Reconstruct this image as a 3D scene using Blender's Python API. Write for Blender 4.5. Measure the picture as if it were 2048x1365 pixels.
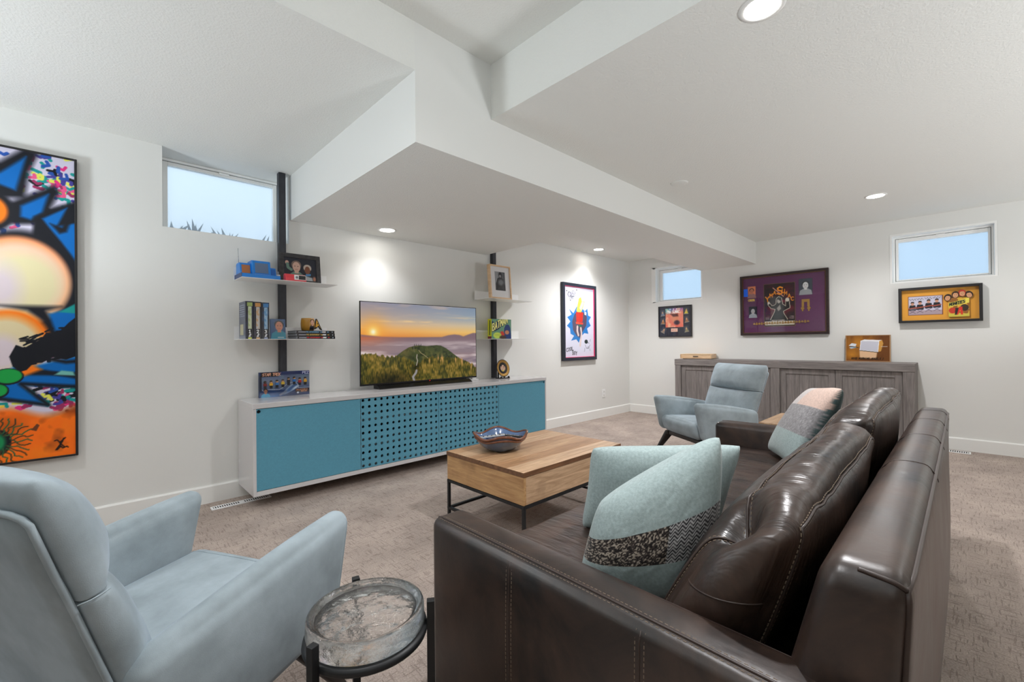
import bpy, bmesh, math, random
import numpy as np
from mathutils import Vector, Matrix, noise as mnoise

S = bpy.context.scene
COL = S.collection
for _o in list(bpy.data.objects):
    bpy.data.objects.remove(_o)

# ------------------------------------------------------------------ camera
CAMZ = 1.15
cd = bpy.data.cameras.new('camera')
cam = bpy.data.objects.new('camera', cd)
COL.objects.link(cam)
cd.sensor_fit = 'HORIZONTAL'
cd.sensor_width = 36.0
cd.lens = 874.43 / 2048 * 36.0
cd.clip_start = 0.02
R_ = ((0.71843, -0.69553, -0.00992), (-0.00390, 0.01024, -0.99994), (0.69559, 0.71842, 0.00464))
right, down, fwd = (Vector(r).normalized() for r in R_)
cam.matrix_world = Matrix(((right.x, -down.x, -fwd.x, 0), (right.y, -down.y, -fwd.y, 0),
                           (right.z, -down.z, -fwd.z, CAMZ), (0, 0, 0, 1)))
S.camera = cam

# ------------------------------------------------------------------ view, world
S.view_settings.view_transform = 'Standard'
S.view_settings.look = 'None'
S.view_settings.gamma = 1
S.view_settings.use_curve_mapping = False
S.view_settings.exposure = 0.08
S.cycles.use_denoising = True
S.cycles.max_bounces = 10
S.cycles.diffuse_bounces = 7
S.cycles.sample_clamp_indirect = 6.0
S.cycles.caustics_reflective = False
S.cycles.caustics_refractive = False

W = bpy.data.worlds.new('sky')
S.world = W
W.use_nodes = True
wn, wl = W.node_tree.nodes, W.node_tree.links
wn.clear()
wo = wn.new('ShaderNodeOutputWorld')
wb = wn.new('ShaderNodeBackground')
wg = wn.new('ShaderNodeTexCoord')
wd = wn.new('ShaderNodeVectorMath'); wd.operation = 'DOT_PRODUCT'
wd.inputs[1].default_value = (-0.55, 0.75, 0.25)      # the bright side of an overcast sky
wr = wn.new('ShaderNodeValToRGB')
wr.color_ramp.elements[0].position = 0.0
wr.color_ramp.elements[0].color = (0.46, 0.60, 0.74, 1)
wr.color_ramp.elements[1].position = 0.85
wr.color_ramp.elements[1].color = (0.78, 0.90, 1.0, 1)
wl.new(wg.outputs['Generated'], wd.inputs[0])
wl.new(wd.outputs['Value'], wr.inputs[0])
wl.new(wr.outputs[0], wb.inputs[0])
wb.inputs[1].default_value = 1.32
wl.new(wb.outputs[0], wo.inputs[0])

# ------------------------------------------------------------------ lamps (x, y, ceiling z, watt)
LAMPS = [(1.935, 3.60, 2.18, 22), (5.22, 3.60, 2.473, 28), (5.21, 0.55, 2.473, 80), (1.923, 0.542, 2.473, 115)]
UNSEEN_DOWNLIGHTS = [(-0.75, 2.95, 2.548, 40), (3.6, -1.5, 2.473, 30), (4.9, 2.95, 2.473, 120), (0.3, 0.95, 2.796, 62)]
# unseen fill spots added out of the frame, pointed up to brighten the ceiling
FILL_UPLIGHTS = [(-1.9, 2.7, 1.1, 160, (0.84, 0.94, 1.0)), (2.6, -2.1, 0.8, 190, (0.92, 0.97, 1.0)), (-1.5, -1.2, 1.1, 125, (0.84, 0.94, 1.0)), (5.2, -2.1, 0.8, 70, (0.92, 0.97, 1.0))]

# ------------------------------------------------------------------ colour helpers
def lin(c):
    c = np.asarray(c, float)
    return np.where(c <= 0.04045, c / 12.92, ((c + 0.055) / 1.055) ** 2.4)

def s8(*c):
    """sRGB bytes -> linear rgba"""
    return tuple(lin(np.array(c) / 255.0)) + (1.0,)

MATS = {}
def mat(name, col=(200, 200, 200), rough=0.6, metal=0.0, bump=None, vary=None, spec=0.5, sheen=0.0, attr=False,
        emit=0.0, coat=0.0, coords='Object', objvary=0.0):
    """procedural principled material. bump=(scale, strength, distance); vary=(scale, amount, stretch, detail)"""
    if name in MATS:
        return MATS[name]
    m = bpy.data.materials.new(name)
    m.use_nodes = True
    nt = m.node_tree
    b = nt.nodes['Principled BSDF']
    b.inputs['Base Color'].default_value = s8(*col)
    b.inputs['Roughness'].default_value = rough
    b.inputs['Metallic'].default_value = metal
    b.inputs['Specular IOR Level'].default_value = spec
    if sheen:
        b.inputs['Sheen Weight'].default_value = sheen
        b.inputs['Sheen Roughness'].default_value = 0.4
    if coat:
        b.inputs['Coat Weight'].default_value = coat
        b.inputs['Coat Roughness'].default_value = 0.08
    tc = nt.nodes.new('ShaderNodeTexCoord')
    src = None
    if attr:
        a = nt.nodes.new('ShaderNodeAttribute'); a.attribute_name = 'Col'
        src = a.outputs['Color']
    if vary:
        sc, amt, stretch, det = vary
        mp = nt.nodes.new('ShaderNodeMapping'); mp.inputs['Scale'].default_value = stretch
        nt.links.new(tc.outputs[coords], mp.inputs[0])
        n = nt.nodes.new('ShaderNodeTexNoise'); n.inputs['Scale'].default_value = sc; n.inputs['Detail'].default_value = det
        nt.links.new(mp.outputs[0], n.inputs[0])
        mr = nt.nodes.new('ShaderNodeMapRange')
        mr.inputs['From Min'].default_value = 0.25; mr.inputs['From Max'].default_value = 0.75
        mr.inputs['To Min'].default_value = 1 - amt; mr.inputs['To Max'].default_value = 1 + amt
        nt.links.new(n.outputs[0], mr.inputs[0])
        mx = nt.nodes.new('ShaderNodeMix'); mx.data_type = 'RGBA'; mx.blend_type = 'MULTIPLY'
        mx.inputs['Factor'].default_value = 1.0
        if src is not None:
            nt.links.new(src, mx.inputs['A'])
        else:
            mx.inputs['A'].default_value = s8(*col)
        nt.links.new(mr.outputs[0], mx.inputs['B'])
        src = mx.outputs['Result']
    if objvary:
        oi = nt.nodes.new('ShaderNodeObjectInfo')
        mr = nt.nodes.new('ShaderNodeMapRange')
        mr.inputs['To Min'].default_value = 1 - objvary; mr.inputs['To Max'].default_value = 1 + objvary
        nt.links.new(oi.outputs['Random'], mr.inputs[0])
        mx = nt.nodes.new('ShaderNodeMix'); mx.data_type = 'RGBA'; mx.blend_type = 'MULTIPLY'
        mx.inputs['Factor'].default_value = 1.0
        if src is not None: nt.links.new(src, mx.inputs['A'])
        else: mx.inputs['A'].default_value = s8(*col)
        nt.links.new(mr.outputs[0], mx.inputs['B'])
        src = mx.outputs['Result']
    if src is not None:
        nt.links.new(src, b.inputs['Base Color'])
    if emit:
        if src is not None: nt.links.new(src, b.inputs['Emission Color'])
        else: b.inputs['Emission Color'].default_value = s8(*col)
        b.inputs['Emission Strength'].default_value = emit
    if bump:
        n = nt.nodes.new('ShaderNodeTexNoise'); n.inputs['Scale'].default_value = bump[0]; n.inputs['Detail'].default_value = 3
        nt.links.new(tc.outputs[coords], n.inputs[0])
        bp = nt.nodes.new('ShaderNodeBump'); bp.inputs['Strength'].default_value = bump[1]; bp.inputs['Distance'].default_value = bump[2]
        nt.links.new(n.outputs[0], bp.inputs['Height'])
        nt.links.new(bp.outputs[0], b.inputs['Normal'])
    MATS[name] = m
    return m

WALL = mat('wall paint', (227, 227, 224), 0.85, bump=(220, 0.08, 0.002), spec=0.2)
DIMWALL = mat('darkened unseen wall', (134, 126, 118), 0.85)  # dark colour given to the unseen walls to cut light bounced from behind
CEIL = mat('knockdown ceiling paint', (229, 229, 225), 0.95, bump=(95, 0.45, 0.006), spec=0.1)
TRIMW = mat('white trim paint', (236, 236, 233), 0.45)
LACQ = mat('pale grey lacquer', (208, 206, 207), 0.12, spec=0.5)
TEAL = mat('teal painted steel', (90, 155, 179), 0.42, vary=(90, 0.05, (1, 1, 1), 2))
BLACKM = mat('black metal', (30, 31, 33), 0.45, metal=0.2)
STEELM = mat('dark raw steel', (64, 65, 70), 0.5, metal=0.6, vary=(30, 0.25, (1, 1, 0.3), 4))
DARK = mat('dark void', (12, 12, 13), 0.8)
WHITEM = mat('white powder coated metal', (238, 238, 238), 0.35)
SOFTBLK = mat('black gloss plastic', (16, 16, 18), 0.25)
GREYP = mat('grey plastic', (125, 128, 132), 0.5)
PAPER = mat('cream paper', (226, 220, 205), 0.9)
PRINT = mat('matt print', attr=True, rough=0.55, spec=0.25)
GLOSSP = mat('glossy print', attr=True, rough=0.22)
WOODF = mat('black frame wood', (27, 25, 26), 0.4)

# ------------------------------------------------------------------ object helpers
def link(name, me, material=None, parent=None, smooth=False):
    o = bpy.data.objects.new(name, me)
    COL.objects.link(o)
    if material is not None and not me.materials:
        me.materials.append(material)
    if smooth:
        me.polygons.foreach_set('use_smooth', [True] * len(me.polygons))
    if parent is not None:
        o.parent = parent
        o.matrix_parent_inverse = parent['_inv'] if False else INV.get(parent.name, Matrix())
    return o

INV = {}
def thing(name, label, cat, loc=(0, 0, 0), rz=0.0, group=None, local=False):
    """an Empty at the base of a thing. Children are given in world coordinates unless local."""
    o = bpy.data.objects.new(name, None)
    COL.objects.link(o)
    o.empty_display_size = 0.1
    o.location = loc; o.rotation_euler = (0, 0, rz)
    tag(o, label, cat, group)
    INV[o.name] = Matrix() if local else (Matrix.Translation(loc) @ Matrix.Rotation(rz, 4, 'Z')).inverted()
    return o

def tag(o, label=None, cat=None, group=None, kind=None):
    if label: o['label'] = label
    if cat: o['category'] = cat
    if group: o['group'] = group
    if kind: o['kind'] = kind
    return o

def sub(o):
    """make a mesh part able to hold sub-parts given in world coordinates of its thing"""
    INV[o.name] = Matrix()
    return o

def me_from(verts, faces, name='m'):
    me = bpy.data.meshes.new(name)
    me.from_pydata([tuple(v) for v in verts], [], [tuple(f) for f in faces])
    me.update()
    return me

def bm_me(bm, name='m'):
    bmesh.ops.recalc_face_normals(bm, faces=bm.faces)
    me = bpy.data.meshes.new(name)
    bm.to_mesh(me); bm.free()
    return me

def add_box(bm, lo, hi, bevel=0.0, seg=2, rot=None):
    c = [(lo[i] + hi[i]) / 2 for i in range(3)]
    s = [abs(hi[i] - lo[i]) for i in range(3)]
    M = Matrix.Translation(c)
    if rot is not None: M = M @ rot
    M = M @ Matrix.Diagonal((s[0], s[1], s[2], 1))
    r = bmesh.ops.create_cube(bm, size=1, matrix=M)
    if bevel > 0:
        es = {e for v in r['verts'] for e in v.link_edges}
        bmesh.ops.bevel(bm, geom=list(es), offset=min(bevel, min(s) * 0.45), segments=seg, affect='EDGES', profile=0.5)

def box(name, lo, hi, m, parent=None, bevel=0.0, seg=2, rot=None):
    bm = bmesh.new()
    add_box(bm, lo, hi, bevel, seg, rot)
    return link(name, bm_me(bm), m, parent, smooth=False)

def boxes(name, lst, m, parent=None, bevel=0.0):
    bm = bmesh.new()
    for lo, hi in lst: add_box(bm, lo, hi, bevel)
    return link(name, bm_me(bm), m, parent)

def wn_mod(o):
    o.modifiers.new('wn', 'WEIGHTED_NORMAL').keep_sharp = True
    return o

def prism(name, prof, axis, a0, a1, m, parent=None, bevel=0.0, seg=4):
    """extrude a 2-D profile along an axis ('x': profile is (y,z); 'y': (x,z); 'z': (x,y)); bevelled, smooth"""
    bm = bmesh.new()
    def P(p, a):
        return {'x': (a, p[0], p[1]), 'y': (p[0], a, p[1]), 'z': (p[0], p[1], a)}[axis]
    A = [bm.verts.new(P(p, a0)) for p in prof]
    B = [bm.verts.new(P(p, a1)) for p in prof]
    bm.faces.new(A); bm.faces.new(B[::-1])
    n = len(prof)
    for i in range(n):
        bm.faces.new((A[i], A[(i + 1) % n], B[(i + 1) % n], B[i]))
    if bevel:
        bmesh.ops.bevel(bm, geom=list(bm.edges), offset=bevel, segments=seg, affect='EDGES', profile=0.5, clamp_overlap=True)
    o = link(name, bm_me(bm), m, parent, smooth=bevel > 0)
    if bevel: wn_mod(o)
    return o

def tube_geo(pts, r, sides=6, closed=False):
    pts = [Vector(p) for p in pts]
    n = len(pts)
    V, F = [], []
    up = None
    for i, p in enumerate(pts):
        if closed:
            t = (pts[(i + 1) % n] - pts[i - 1]).normalized()
        else:
            t = (pts[min(i + 1, n - 1)] - pts[max(i - 1, 0)]).normalized()
        if up is None:
            up = Vector((0, 0, 1)) if abs(t.z) < 0.9 else Vector((1, 0, 0))
        a = t.cross(up)
        if a.length < 1e-6: a = t.cross(Vector((0.3, 0.9, 0.1)))
        a.normalize()
        b = a.cross(t).normalized(); up = b
        rr = r[i] if hasattr(r, '__len__') else r
        for k in range(sides):
            ang = 2 * math.pi * k / sides
            V.append(p + (a * math.cos(ang) + b * math.sin(ang)) * rr)
    m = n if closed else n - 1
    for i in range(m):
        j = (i + 1) % n
        for k in range(sides):
            k2 = (k + 1) % sides
            F.append((i * sides + k, i * sides + k2, j * sides + k2, j * sides + k))
    if not closed:
        F.append(tuple(range(sides))[::-1]); F.append(tuple((n - 1) * sides + k for k in range(sides)))
    return V, F

def tubes(name, lines, r, m, parent=None, sides=6, closed=False):
    V, F = [], []
    for l in lines:
        v, f = tube_geo(l, r, sides, closed)
        o = len(V); V += v; F += [tuple(i + o for i in q) for q in f]
    return link(name, me_from(V, F), m, parent, smooth=True)

def dashes(pts, step=0.009, length=0.0055):
    """cut a polyline into stitches"""
    P = [Vector(p) for p in pts]
    d = [0]
    for a, b in zip(P, P[1:]): d.append(d[-1] + (b - a).length)
    def at(s):
        for i in range(len(P) - 1):
            if s <= d[i + 1]:
                return P[i].lerp(P[i + 1], (s - d[i]) / max(1e-9, d[i + 1] - d[i]))
        return P[-1]
    out, s = [], 0
    while s + length < d[-1]:
        out.append((at(s), at(s + length))); s += step
    return out

def lathe(name, prof, c, m, parent=None, seg=48, fn=None, smooth=True, cap=True):
    V, F = [], []
    n = len(prof)
    for k in range(seg):
        a = 2 * math.pi * k / seg
        for r, z in prof:
            v = Vector((c[0] + r * math.cos(a), c[1] + r * math.sin(a), c[2] + z))
            if fn: v = fn(v, r, z, a)
            V.append(v)
    for k in range(seg):
        k2 = (k + 1) % seg
        for i in range(n - 1):
            F.append((k * n + i, k2 * n + i, k2 * n + i + 1, k * n + i + 1))
    me = me_from(V, F)
    bm = bmesh.new(); bm.from_mesh(me)
    bmesh.ops.remove_doubles(bm, verts=bm.verts, dist=1e-5)
    if cap: bmesh.ops.holes_fill(bm, edges=bm.edges, sides=seg + 2)
    return link(name, bm_me(bm), m, parent, smooth=smooth)

class Hexa:
    """a soft box spanned by eight corners, index = 4*ix+2*iy+iz, with rounded edges and puffed faces"""
    def __init__(self, corners, r, puff=(0, 0, 0), fn=None):
        self.c = np.array(corners, float).reshape(2, 2, 2, 3)
        self.r = r; self.puff = puff; self.fn = fn
        c = self.c
        self.E = np.array([np.linalg.norm(c[1] - c[0], axis=-1).mean(), np.linalg.norm(c[:, 1] - c[:, 0], axis=-1).mean(),
                           np.linalg.norm(c[:, :, 1] - c[:, :, 0], axis=-1).mean()]) / 2
        self.r = min(r, self.E.min() * 0.95)
    def ts(self, ax, n):
        E, r = self.E[ax], self.r
        k = 1 - r / E
        edge = [1 - (r / E) * (1 - s) for s in (0.0, 0.27, 0.55, 0.8, 1.0)]
        inner = list(np.linspace(-k, k, n + 1))
        return [-e for e in edge[::-1]][:-1] + inner + edge[1:]
    def map(self, p):
        p = np.atleast_2d(np.array(p, float))
        E = self.E
        a = p * E
        inn = np.clip(a, -(E - self.r), E - self.r)
        d = a - inn
        L = np.linalg.norm(d, axis=1, keepdims=True)
        q = np.where(L > 1e-9, inn + d / np.maximum(L, 1e-9) * self.r, a) / E
        for i in range(3):
            j, k = (i + 1) % 3, (i + 2) % 3
            q[:, i] += np.sign(p[:, i]) * np.abs(p[:, i]) ** 3 * self.puff[i] / E[i] * (1 - p[:, j] ** 2) * (1 - p[:, k] ** 2)
        t = (q + 1) / 2
        x, y, z = (t[:, i:i + 1] for i in range(3))
        c = self.c
        out = ((c[0, 0, 0] * (1 - z) + c[0, 0, 1] * z) * (1 - y) + (c[0, 1, 0] * (1 - z) + c[0, 1, 1] * z) * y) * (1 - x) + \
              ((c[1, 0, 0] * (1 - z) + c[1, 0, 1] * z) * (1 - y) + (c[1, 1, 0] * (1 - z) + c[1, 1, 1] * z) * y) * x
        if self.fn is not None: out = self.fn(out, p)
        return out
    def mesh(self, n=(10, 10, 10)):
        T = [self.ts(i, n[i]) for i in range(3)]
        V, F, key = [], [], {}
        def vid(p):
            k = tuple(round(float(x), 6) for x in p)
            if k not in key:
                key[k] = len(V); V.append(k)
            return key[k]
        for ax in range(3):
            j, k = (ax + 1) % 3, (ax + 2) % 3
            for sgn in (-1, 1):
                for a in range(len(T[j]) - 1):
                    for b in range(len(T[k]) - 1):
                        q = []
                        for u, v in ((a, b), (a + 1, b), (a + 1, b + 1), (a, b + 1)):
                            p = [0, 0, 0]; p[ax] = sgn; p[j] = T[j][u]; p[k] = T[k][v]
                            q.append(vid(p))
                        F.append(q if sgn > 0 else q[::-1])
        return me_from(self.map(np.array(V)), F)
    def line(self, pts, n=24):
        """sample a polyline given in cube coordinates on the surface"""
        out = []
        for a, b in zip(pts, pts[1:]):
            for s in np.linspace(0, 1, n, endpoint=False):
                out.append(np.array(a) * (1 - s) + np.array(b) * s)
        out.append(np.array(pts[-1], float))
        return [Vector(v) for v in self.map(np.array(out))]

def hexa_box(x0, x1, y0, y1, z0, z1):
    return [(x, y, z) for x in (x0, x1) for y in (y0, y1) for z in (z0, z1)]

# ------------------------------------------------------------------ flat print: colour per vertex of a grid
def vnoise(X, Y, seed=0):
    xi = np.floor(X).astype(np.int64); yi = np.floor(Y).astype(np.int64)
    fx = X - xi; fy = Y - yi
    fx = fx * fx * (3 - 2 * fx); fy = fy * fy * (3 - 2 * fy)
    def h(a, b):
        v = np.sin(a * 127.1 + b * 311.7 + seed * 74.7) * 43758.5453
        return v - np.floor(v)
    return (h(xi, yi) * (1 - fx) + h(xi + 1, yi) * fx) * (1 - fy) + (h(xi, yi + 1) * (1 - fx) + h(xi + 1, yi + 1) * fx) * fy

def fbm(X, Y, seed=0, o=4):
    s, a, t = 0, 0.5, 0
    for i in range(o):
        s = s + a * vnoise(X * 2 ** i, Y * 2 ** i, seed + i); t += a; a *= 0.5
    return s / t

GLYPH = {  # strokes on a 2 x 3 box
 'A': [[(0, 0), (1, 3), (2, 0)], [(.4, 1), (1.6, 1)]], 'B': [[(0, 0), (0, 3), (1.5, 3), (1.7, 2.3), (1.4, 1.6), (0, 1.6)], [(1.4, 1.6), (2, .9), (1.6, 0), (0, 0)]],
 'C': [[(2, 2.6), (1.3, 3), (.4, 2.6), (0, 1.5), (.4, .4), (1.3, 0), (2, .4)]], 'D': [[(0, 0), (0, 3), (1.2, 3), (2, 2), (2, 1), (1.2, 0), (0, 0)]],
 'E': [[(2, 3), (0, 3), (0, 0), (2, 0)], [(0, 1.6), (1.5, 1.6)]], 'F': [[(2, 3), (0, 3), (0, 0)], [(0, 1.6), (1.5, 1.6)]],
 'G': [[(2, 2.5), (1.2, 3), (.3, 2.5), (0, 1.5), (.3, .5), (1.2, 0), (2, .5), (2, 1.4), (1.2, 1.4)]], 'H': [[(0, 0), (0, 3)], [(2, 0), (2, 3)], [(0, 1.5), (2, 1.5)]],
 'I': [[(1, 0), (1, 3)]], 'K': [[(0, 0), (0, 3)], [(2, 3), (0, 1.4), (2, 0)]], 'L': [[(0, 3), (0, 0), (2, 0)]], 'M': [[(0, 0), (0, 3), (1, 1.2), (2, 3), (2, 0)]],
 'N': [[(0, 0), (0, 3), (2, 0), (2, 3)]], 'O': [[(1, 0), (.2, .6), (0, 1.5), (.2, 2.4), (1, 3), (1.8, 2.4), (2, 1.5), (1.8, .6), (1, 0)]],
 'P': [[(0, 0), (0, 3), (1.6, 3), (2, 2.3), (1.6, 1.5), (0, 1.5)]], 'R': [[(0, 0), (0, 3), (1.6, 3), (2, 2.3), (1.6, 1.6), (0, 1.6)], [(1, 1.6), (2, 0)]],
 'S': [[(2, 2.6), (1, 3), (.1, 2.5), (.3, 1.7), (1.7, 1.3), (1.9, .5), (1, 0), (0, .4)]], 'T': [[(0, 3), (2, 3)], [(1, 3), (1, 0)]],
 'U': [[(0, 3), (0, .8), (.6, 0), (1.4, 0), (2, .8), (2, 3)]], 'Y': [[(0, 3), (1, 1.5), (2, 3)], [(1, 1.5), (1, 0)]], 'Z': [[(0, 3), (2, 3), (0, 0), (2, 0)]],
 'V': [[(0, 3), (1, 0), (2, 3)]], 'W': [[(0, 3), (.5, 0), (1, 2), (1.5, 0), (2, 3)]], "'": [[(1, 3), (.8, 2.2)]], '1': [[(.4, 2.4), (1.1, 3), (1.1, 0)], [(.4, 0), (1.8, 0)]],
 '2': [[(0, 2.4), (.6, 3), (1.5, 3), (2, 2.2), (0, 0), (2, 0)]], '3': [[(0, 2.7), (1, 3), (1.9, 2.4), (1, 1.6), (2, .8), (1, 0), (0, .3)]], '!': [[(1, 3), (1, 1)], [(1, .2), (1, 0)]], ' ': [],
}

class Canvas:
    """coordinates: x to the right 0..w, y up 0..h in metres (or any unit)"""
    def __init__(self, w, h, res, bg=(255, 255, 255)):
        self.w, self.h = w, h
        self.nx = max(2, int(round(w / res)) + 1); self.ny = max(2, int(round(h / res)) + 1)
        self.X, self.Y = np.meshgrid(np.linspace(0, w, self.nx), np.linspace(0, h, self.ny))
        self.a = np.ones((self.ny, self.nx, 3)) * (np.array(bg) / 255.0)
    def put(self, mask, col):
        c = np.asarray(col, float)
        if c.ndim == 1: c = c / 255.0
        m = np.clip(mask, 0, 1)[..., None]
        self.a = self.a * (1 - m) + c * m
        return self
    def _win(self, pts, pad):
        P = np.array(pts, float)
        x0 = np.searchsorted(self.X[0], P[:, 0].min() - pad); x1 = np.searchsorted(self.X[0], P[:, 0].max() + pad) + 1
        y0 = np.searchsorted(self.Y[:, 0], P[:, 1].min() - pad); y1 = np.searchsorted(self.Y[:, 0], P[:, 1].max() + pad) + 1
        return slice(y0, y1), slice(x0, x1)
    def _blend(self, w, m, col):
        c = np.asarray(col, float) / 255.0
        m = np.clip(m, 0, 1)[..., None]
        self.a[w] = self.a[w] * (1 - m) + c * m
    def segd(self, X, Y, pts):
        d = np.full(X.shape, 1e9)
        for (ax, ay), (bx, by) in zip(pts, pts[1:]):
            vx, vy = bx - ax, by - ay
            L = vx * vx + vy * vy + 1e-12
            t = np.clip(((X - ax) * vx + (Y - ay) * vy) / L, 0, 1)
            d = np.minimum(d, np.hypot(X - ax - t * vx, Y - ay - t * vy))
        return d
    def stroke(self, pts, wd, col, soft=0.0):
        px = self.w / (self.nx - 1)
        soft = max(soft, px * 0.6)
        w = self._win(pts, wd + soft)
        X, Y = self.X[w], self.Y[w]
        if X.size == 0: return self
        d = self.segd(X, Y, pts)
        self._blend(w, (wd / 2 + soft / 2 - d) / soft, col)
        return self
    def poly(self, pts, col, soft=0.0):
        px = self.w / (self.nx - 1)
        soft = max(soft, px * 0.6)
        w = self._win(pts, soft)
        X, Y = self.X[w], self.Y[w]
        if X.size == 0: return self
        ins = np.zeros(X.shape, bool)
        n = len(pts)
        for i in range(n):
            (ax, ay), (bx, by) = pts[i], pts[(i + 1) % n]
            c = ((ay > Y) != (by > Y)) & (X < (bx - ax) * (Y - ay) / ((by - ay) if by != ay else 1e-12) + ax)
            ins ^= c
        d = self.segd(X, Y, list(pts) + [pts[0]])
        d = np.where(ins, d, -d)
        self._blend(w, 0.5 + d / soft, col)
        return self
    def ell(self, cx, cy, rx, ry, col, soft=0.0, rot=0.0):
        px = self.w / (self.nx - 1)
        soft = max(soft, px * 0.6)
        R = max(rx, ry) + soft
        w = self._win([(cx - R, cy - R), (cx + R, cy + R)], 0)
        X, Y = self.X[w], self.Y[w]
        if X.size == 0: return self
        c, s = math.cos(rot), math.sin(rot)
        u = ((X - cx) * c + (Y - cy) * s) / rx; v = (-(X - cx) * s + (Y - cy) * c) / ry
        r = np.hypot(u, v)
        self._blend(w, 0.5 + (1 - r) * min(rx, ry) / soft, col)
        return self
    def rect(self, x0, y0, x1, y1, col):
        return self.poly([(x0, y0), (x1, y0), (x1, y1), (x0, y1)], col)
    def text(self, s, x, y, h, col, wd=None, sx=1.0, slant=0.0, rise=0.0, grow=0.0, gap=0.35):
        """stroke lettering; h cap height; rise: slope of the baseline"""
        wd = wd or h * 0.16
        k = h / 3.0
        cx = x
        for ch in s:
            g = GLYPH.get(ch, [])
            kk = k * (1 + grow * (cx - x))
            for st in g:
                pts = []
                for a, b in st:
                    px_ = cx + (a * sx + slant * b) * kk
                    pts.append((px_, y + b * kk + rise * (px_ - x)))
                self.stroke(pts, wd, col)
            wch = 0.9 if ch in "I'!1" else (1.2 if ch == ' ' else 2.0)
            cx += (2.0 * sx + gap * 2) * kk if ch != ' ' else 1.6 * kk
        return self
    def person(self, x, y, h, shirt, skin=(205, 160, 130), hair=(40, 30, 25), wide=0.55):
        """small flat portrait of a person, head and shoulders"""
        self.poly([(x - h * wide, y), (x - h * wide * .85, y + h * .32), (x - h * .14, y + h * .46), (x + h * .14, y + h * .46), (x + h * wide * .85, y + h * .32), (x + h * wide, y)], shirt)
        self.ell(x, y + h * .80, h * .23, h * .22, hair)
        self.rect(x - h * .09, y + h * .38, x + h * .09, y + h * .55, skin)
        self.ell(x, y + h * .70, h * .18, h * .25, skin)
        for sx in (-1, 1):
            self.ell(x + sx * h * .07, y + h * .73, h * .028, h * .018, (40, 30, 30))
        self.stroke([(x - h * .06, y + h * .57), (x + h * .06, y + h * .57)], h * .02, (150, 80, 75))
        return self
    def obj(self, name, origin, ux, uz, m, parent=None):
        """the print as a sheet: origin = lower left corner; ux, uz unit directions"""
        o, a, b = (np.array(v, float) for v in (origin, ux, uz))
        V = o + self.X.reshape(-1, 1) * a + self.Y.reshape(-1, 1) * b
        ny, nx = self.ny, self.nx
        i = np.arange(ny * nx).reshape(ny, nx)
        Q = np.stack([i[:-1, :-1], i[:-1, 1:], i[1:, 1:], i[1:, :-1]], -1).reshape(-1, 4)
        return link(name, grid_mesh(V, Q, self.a.reshape(-1, 3)), m, parent)

def grid_mesh(V, Q, rgb=None):
    me = bpy.data.meshes.new('sheet')
    me.vertices.add(len(V)); me.vertices.foreach_set('co', np.asarray(V, np.float32).ravel())
    me.loops.add(Q.size); me.loops.foreach_set('vertex_index', Q.ravel().astype(np.int32))
    me.polygons.add(len(Q)); me.polygons.foreach_set('loop_start', np.arange(0, Q.size, 4, dtype=np.int32))
    me.update(calc_edges=True)
    if rgb is not None:
        at = me.color_attributes.new('Col', 'FLOAT_COLOR', 'POINT')
        c = np.ones((len(V), 4), np.float32); c[:, :3] = lin(np.clip(rgb, 0, 1))
        at.data.foreach_set('color', c.ravel())
    me.validate()
    return me

def copy_tree(o, parent=None):
    c = o.copy(); COL.objects.link(c)
    if parent is not None:
        c.parent = parent
    for ch in list(o.children):
        copy_tree(ch, c)
    return c
# ------------------------------------------------------------------ special materials
def nodes_of(m):
    m.use_nodes = True
    return m.node_tree, m.node_tree.nodes, m.node_tree.links, m.node_tree.nodes['Principled BSDF']

def leather(name, crease, streak):
    m = bpy.data.materials.new(name)
    nt, N, L, b = nodes_of(m)
    tc = N.new('ShaderNodeTexCoord')
    n1 = N.new('ShaderNodeTexNoise'); n1.inputs['Scale'].default_value = 3.6; n1.inputs['Detail'].default_value = 7; n1.inputs['Roughness'].default_value = 0.66; n1.inputs['Distortion'].default_value = 0.6
    L.new(tc.outputs['Object'], n1.inputs[0])
    cr = N.new('ShaderNodeValToRGB')
    e = cr.color_ramp.elements
    e[0].position = 0.36; e[0].color = s8(25, 21, 21)
    e[1].position = 0.68; e[1].color = s8(74, 56, 47)
    L.new(n1.outputs[0], cr.inputs[0])
    L.new(cr.outputs[0], b.inputs['Base Color'])
    mr = N.new('ShaderNodeMapRange'); mr.inputs['To Min'].default_value = 0.22; mr.inputs['To Max'].default_value = 0.46
    L.new(n1.outputs[0], mr.inputs[0]); L.new(mr.outputs[0], b.inputs['Roughness'])
    b.inputs['Specular IOR Level'].default_value = 0.6
    n2 = N.new('ShaderNodeTexNoise'); n2.inputs['Scale'].default_value = 260; n2.inputs['Detail'].default_value = 2
    L.new(tc.outputs['Object'], n2.inputs[0])
    mp = N.new('ShaderNodeMapping'); mp.inputs['Scale'].default_value = streak
    L.new(tc.outputs['Object'], mp.inputs[0])
    n3 = N.new('ShaderNodeTexNoise'); n3.inputs['Scale'].default_value = 1.0; n3.inputs['Detail'].default_value = 4; n3.inputs['Distortion'].default_value = 0.8
    L.new(mp.outputs[0], n3.inputs[0])
    b1 = N.new('ShaderNodeBump'); b1.inputs['Strength'].default_value = 0.10; b1.inputs['Distance'].default_value = 0.001
    L.new(n2.outputs[0], b1.inputs['Height'])
    b2 = N.new('ShaderNodeBump'); b2.inputs['Strength'].default_value = crease; b2.inputs['Distance'].default_value = 0.012
    L.new(n3.outputs[0], b2.inputs['Height']); L.new(b1.outputs[0], b2.inputs['Normal'])
    L.new(b2.outputs[0], b.inputs['Normal'])
    return m
LEATHER = leather('dark brown leather', 0.28, (6, 3.5, 3.5))
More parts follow.
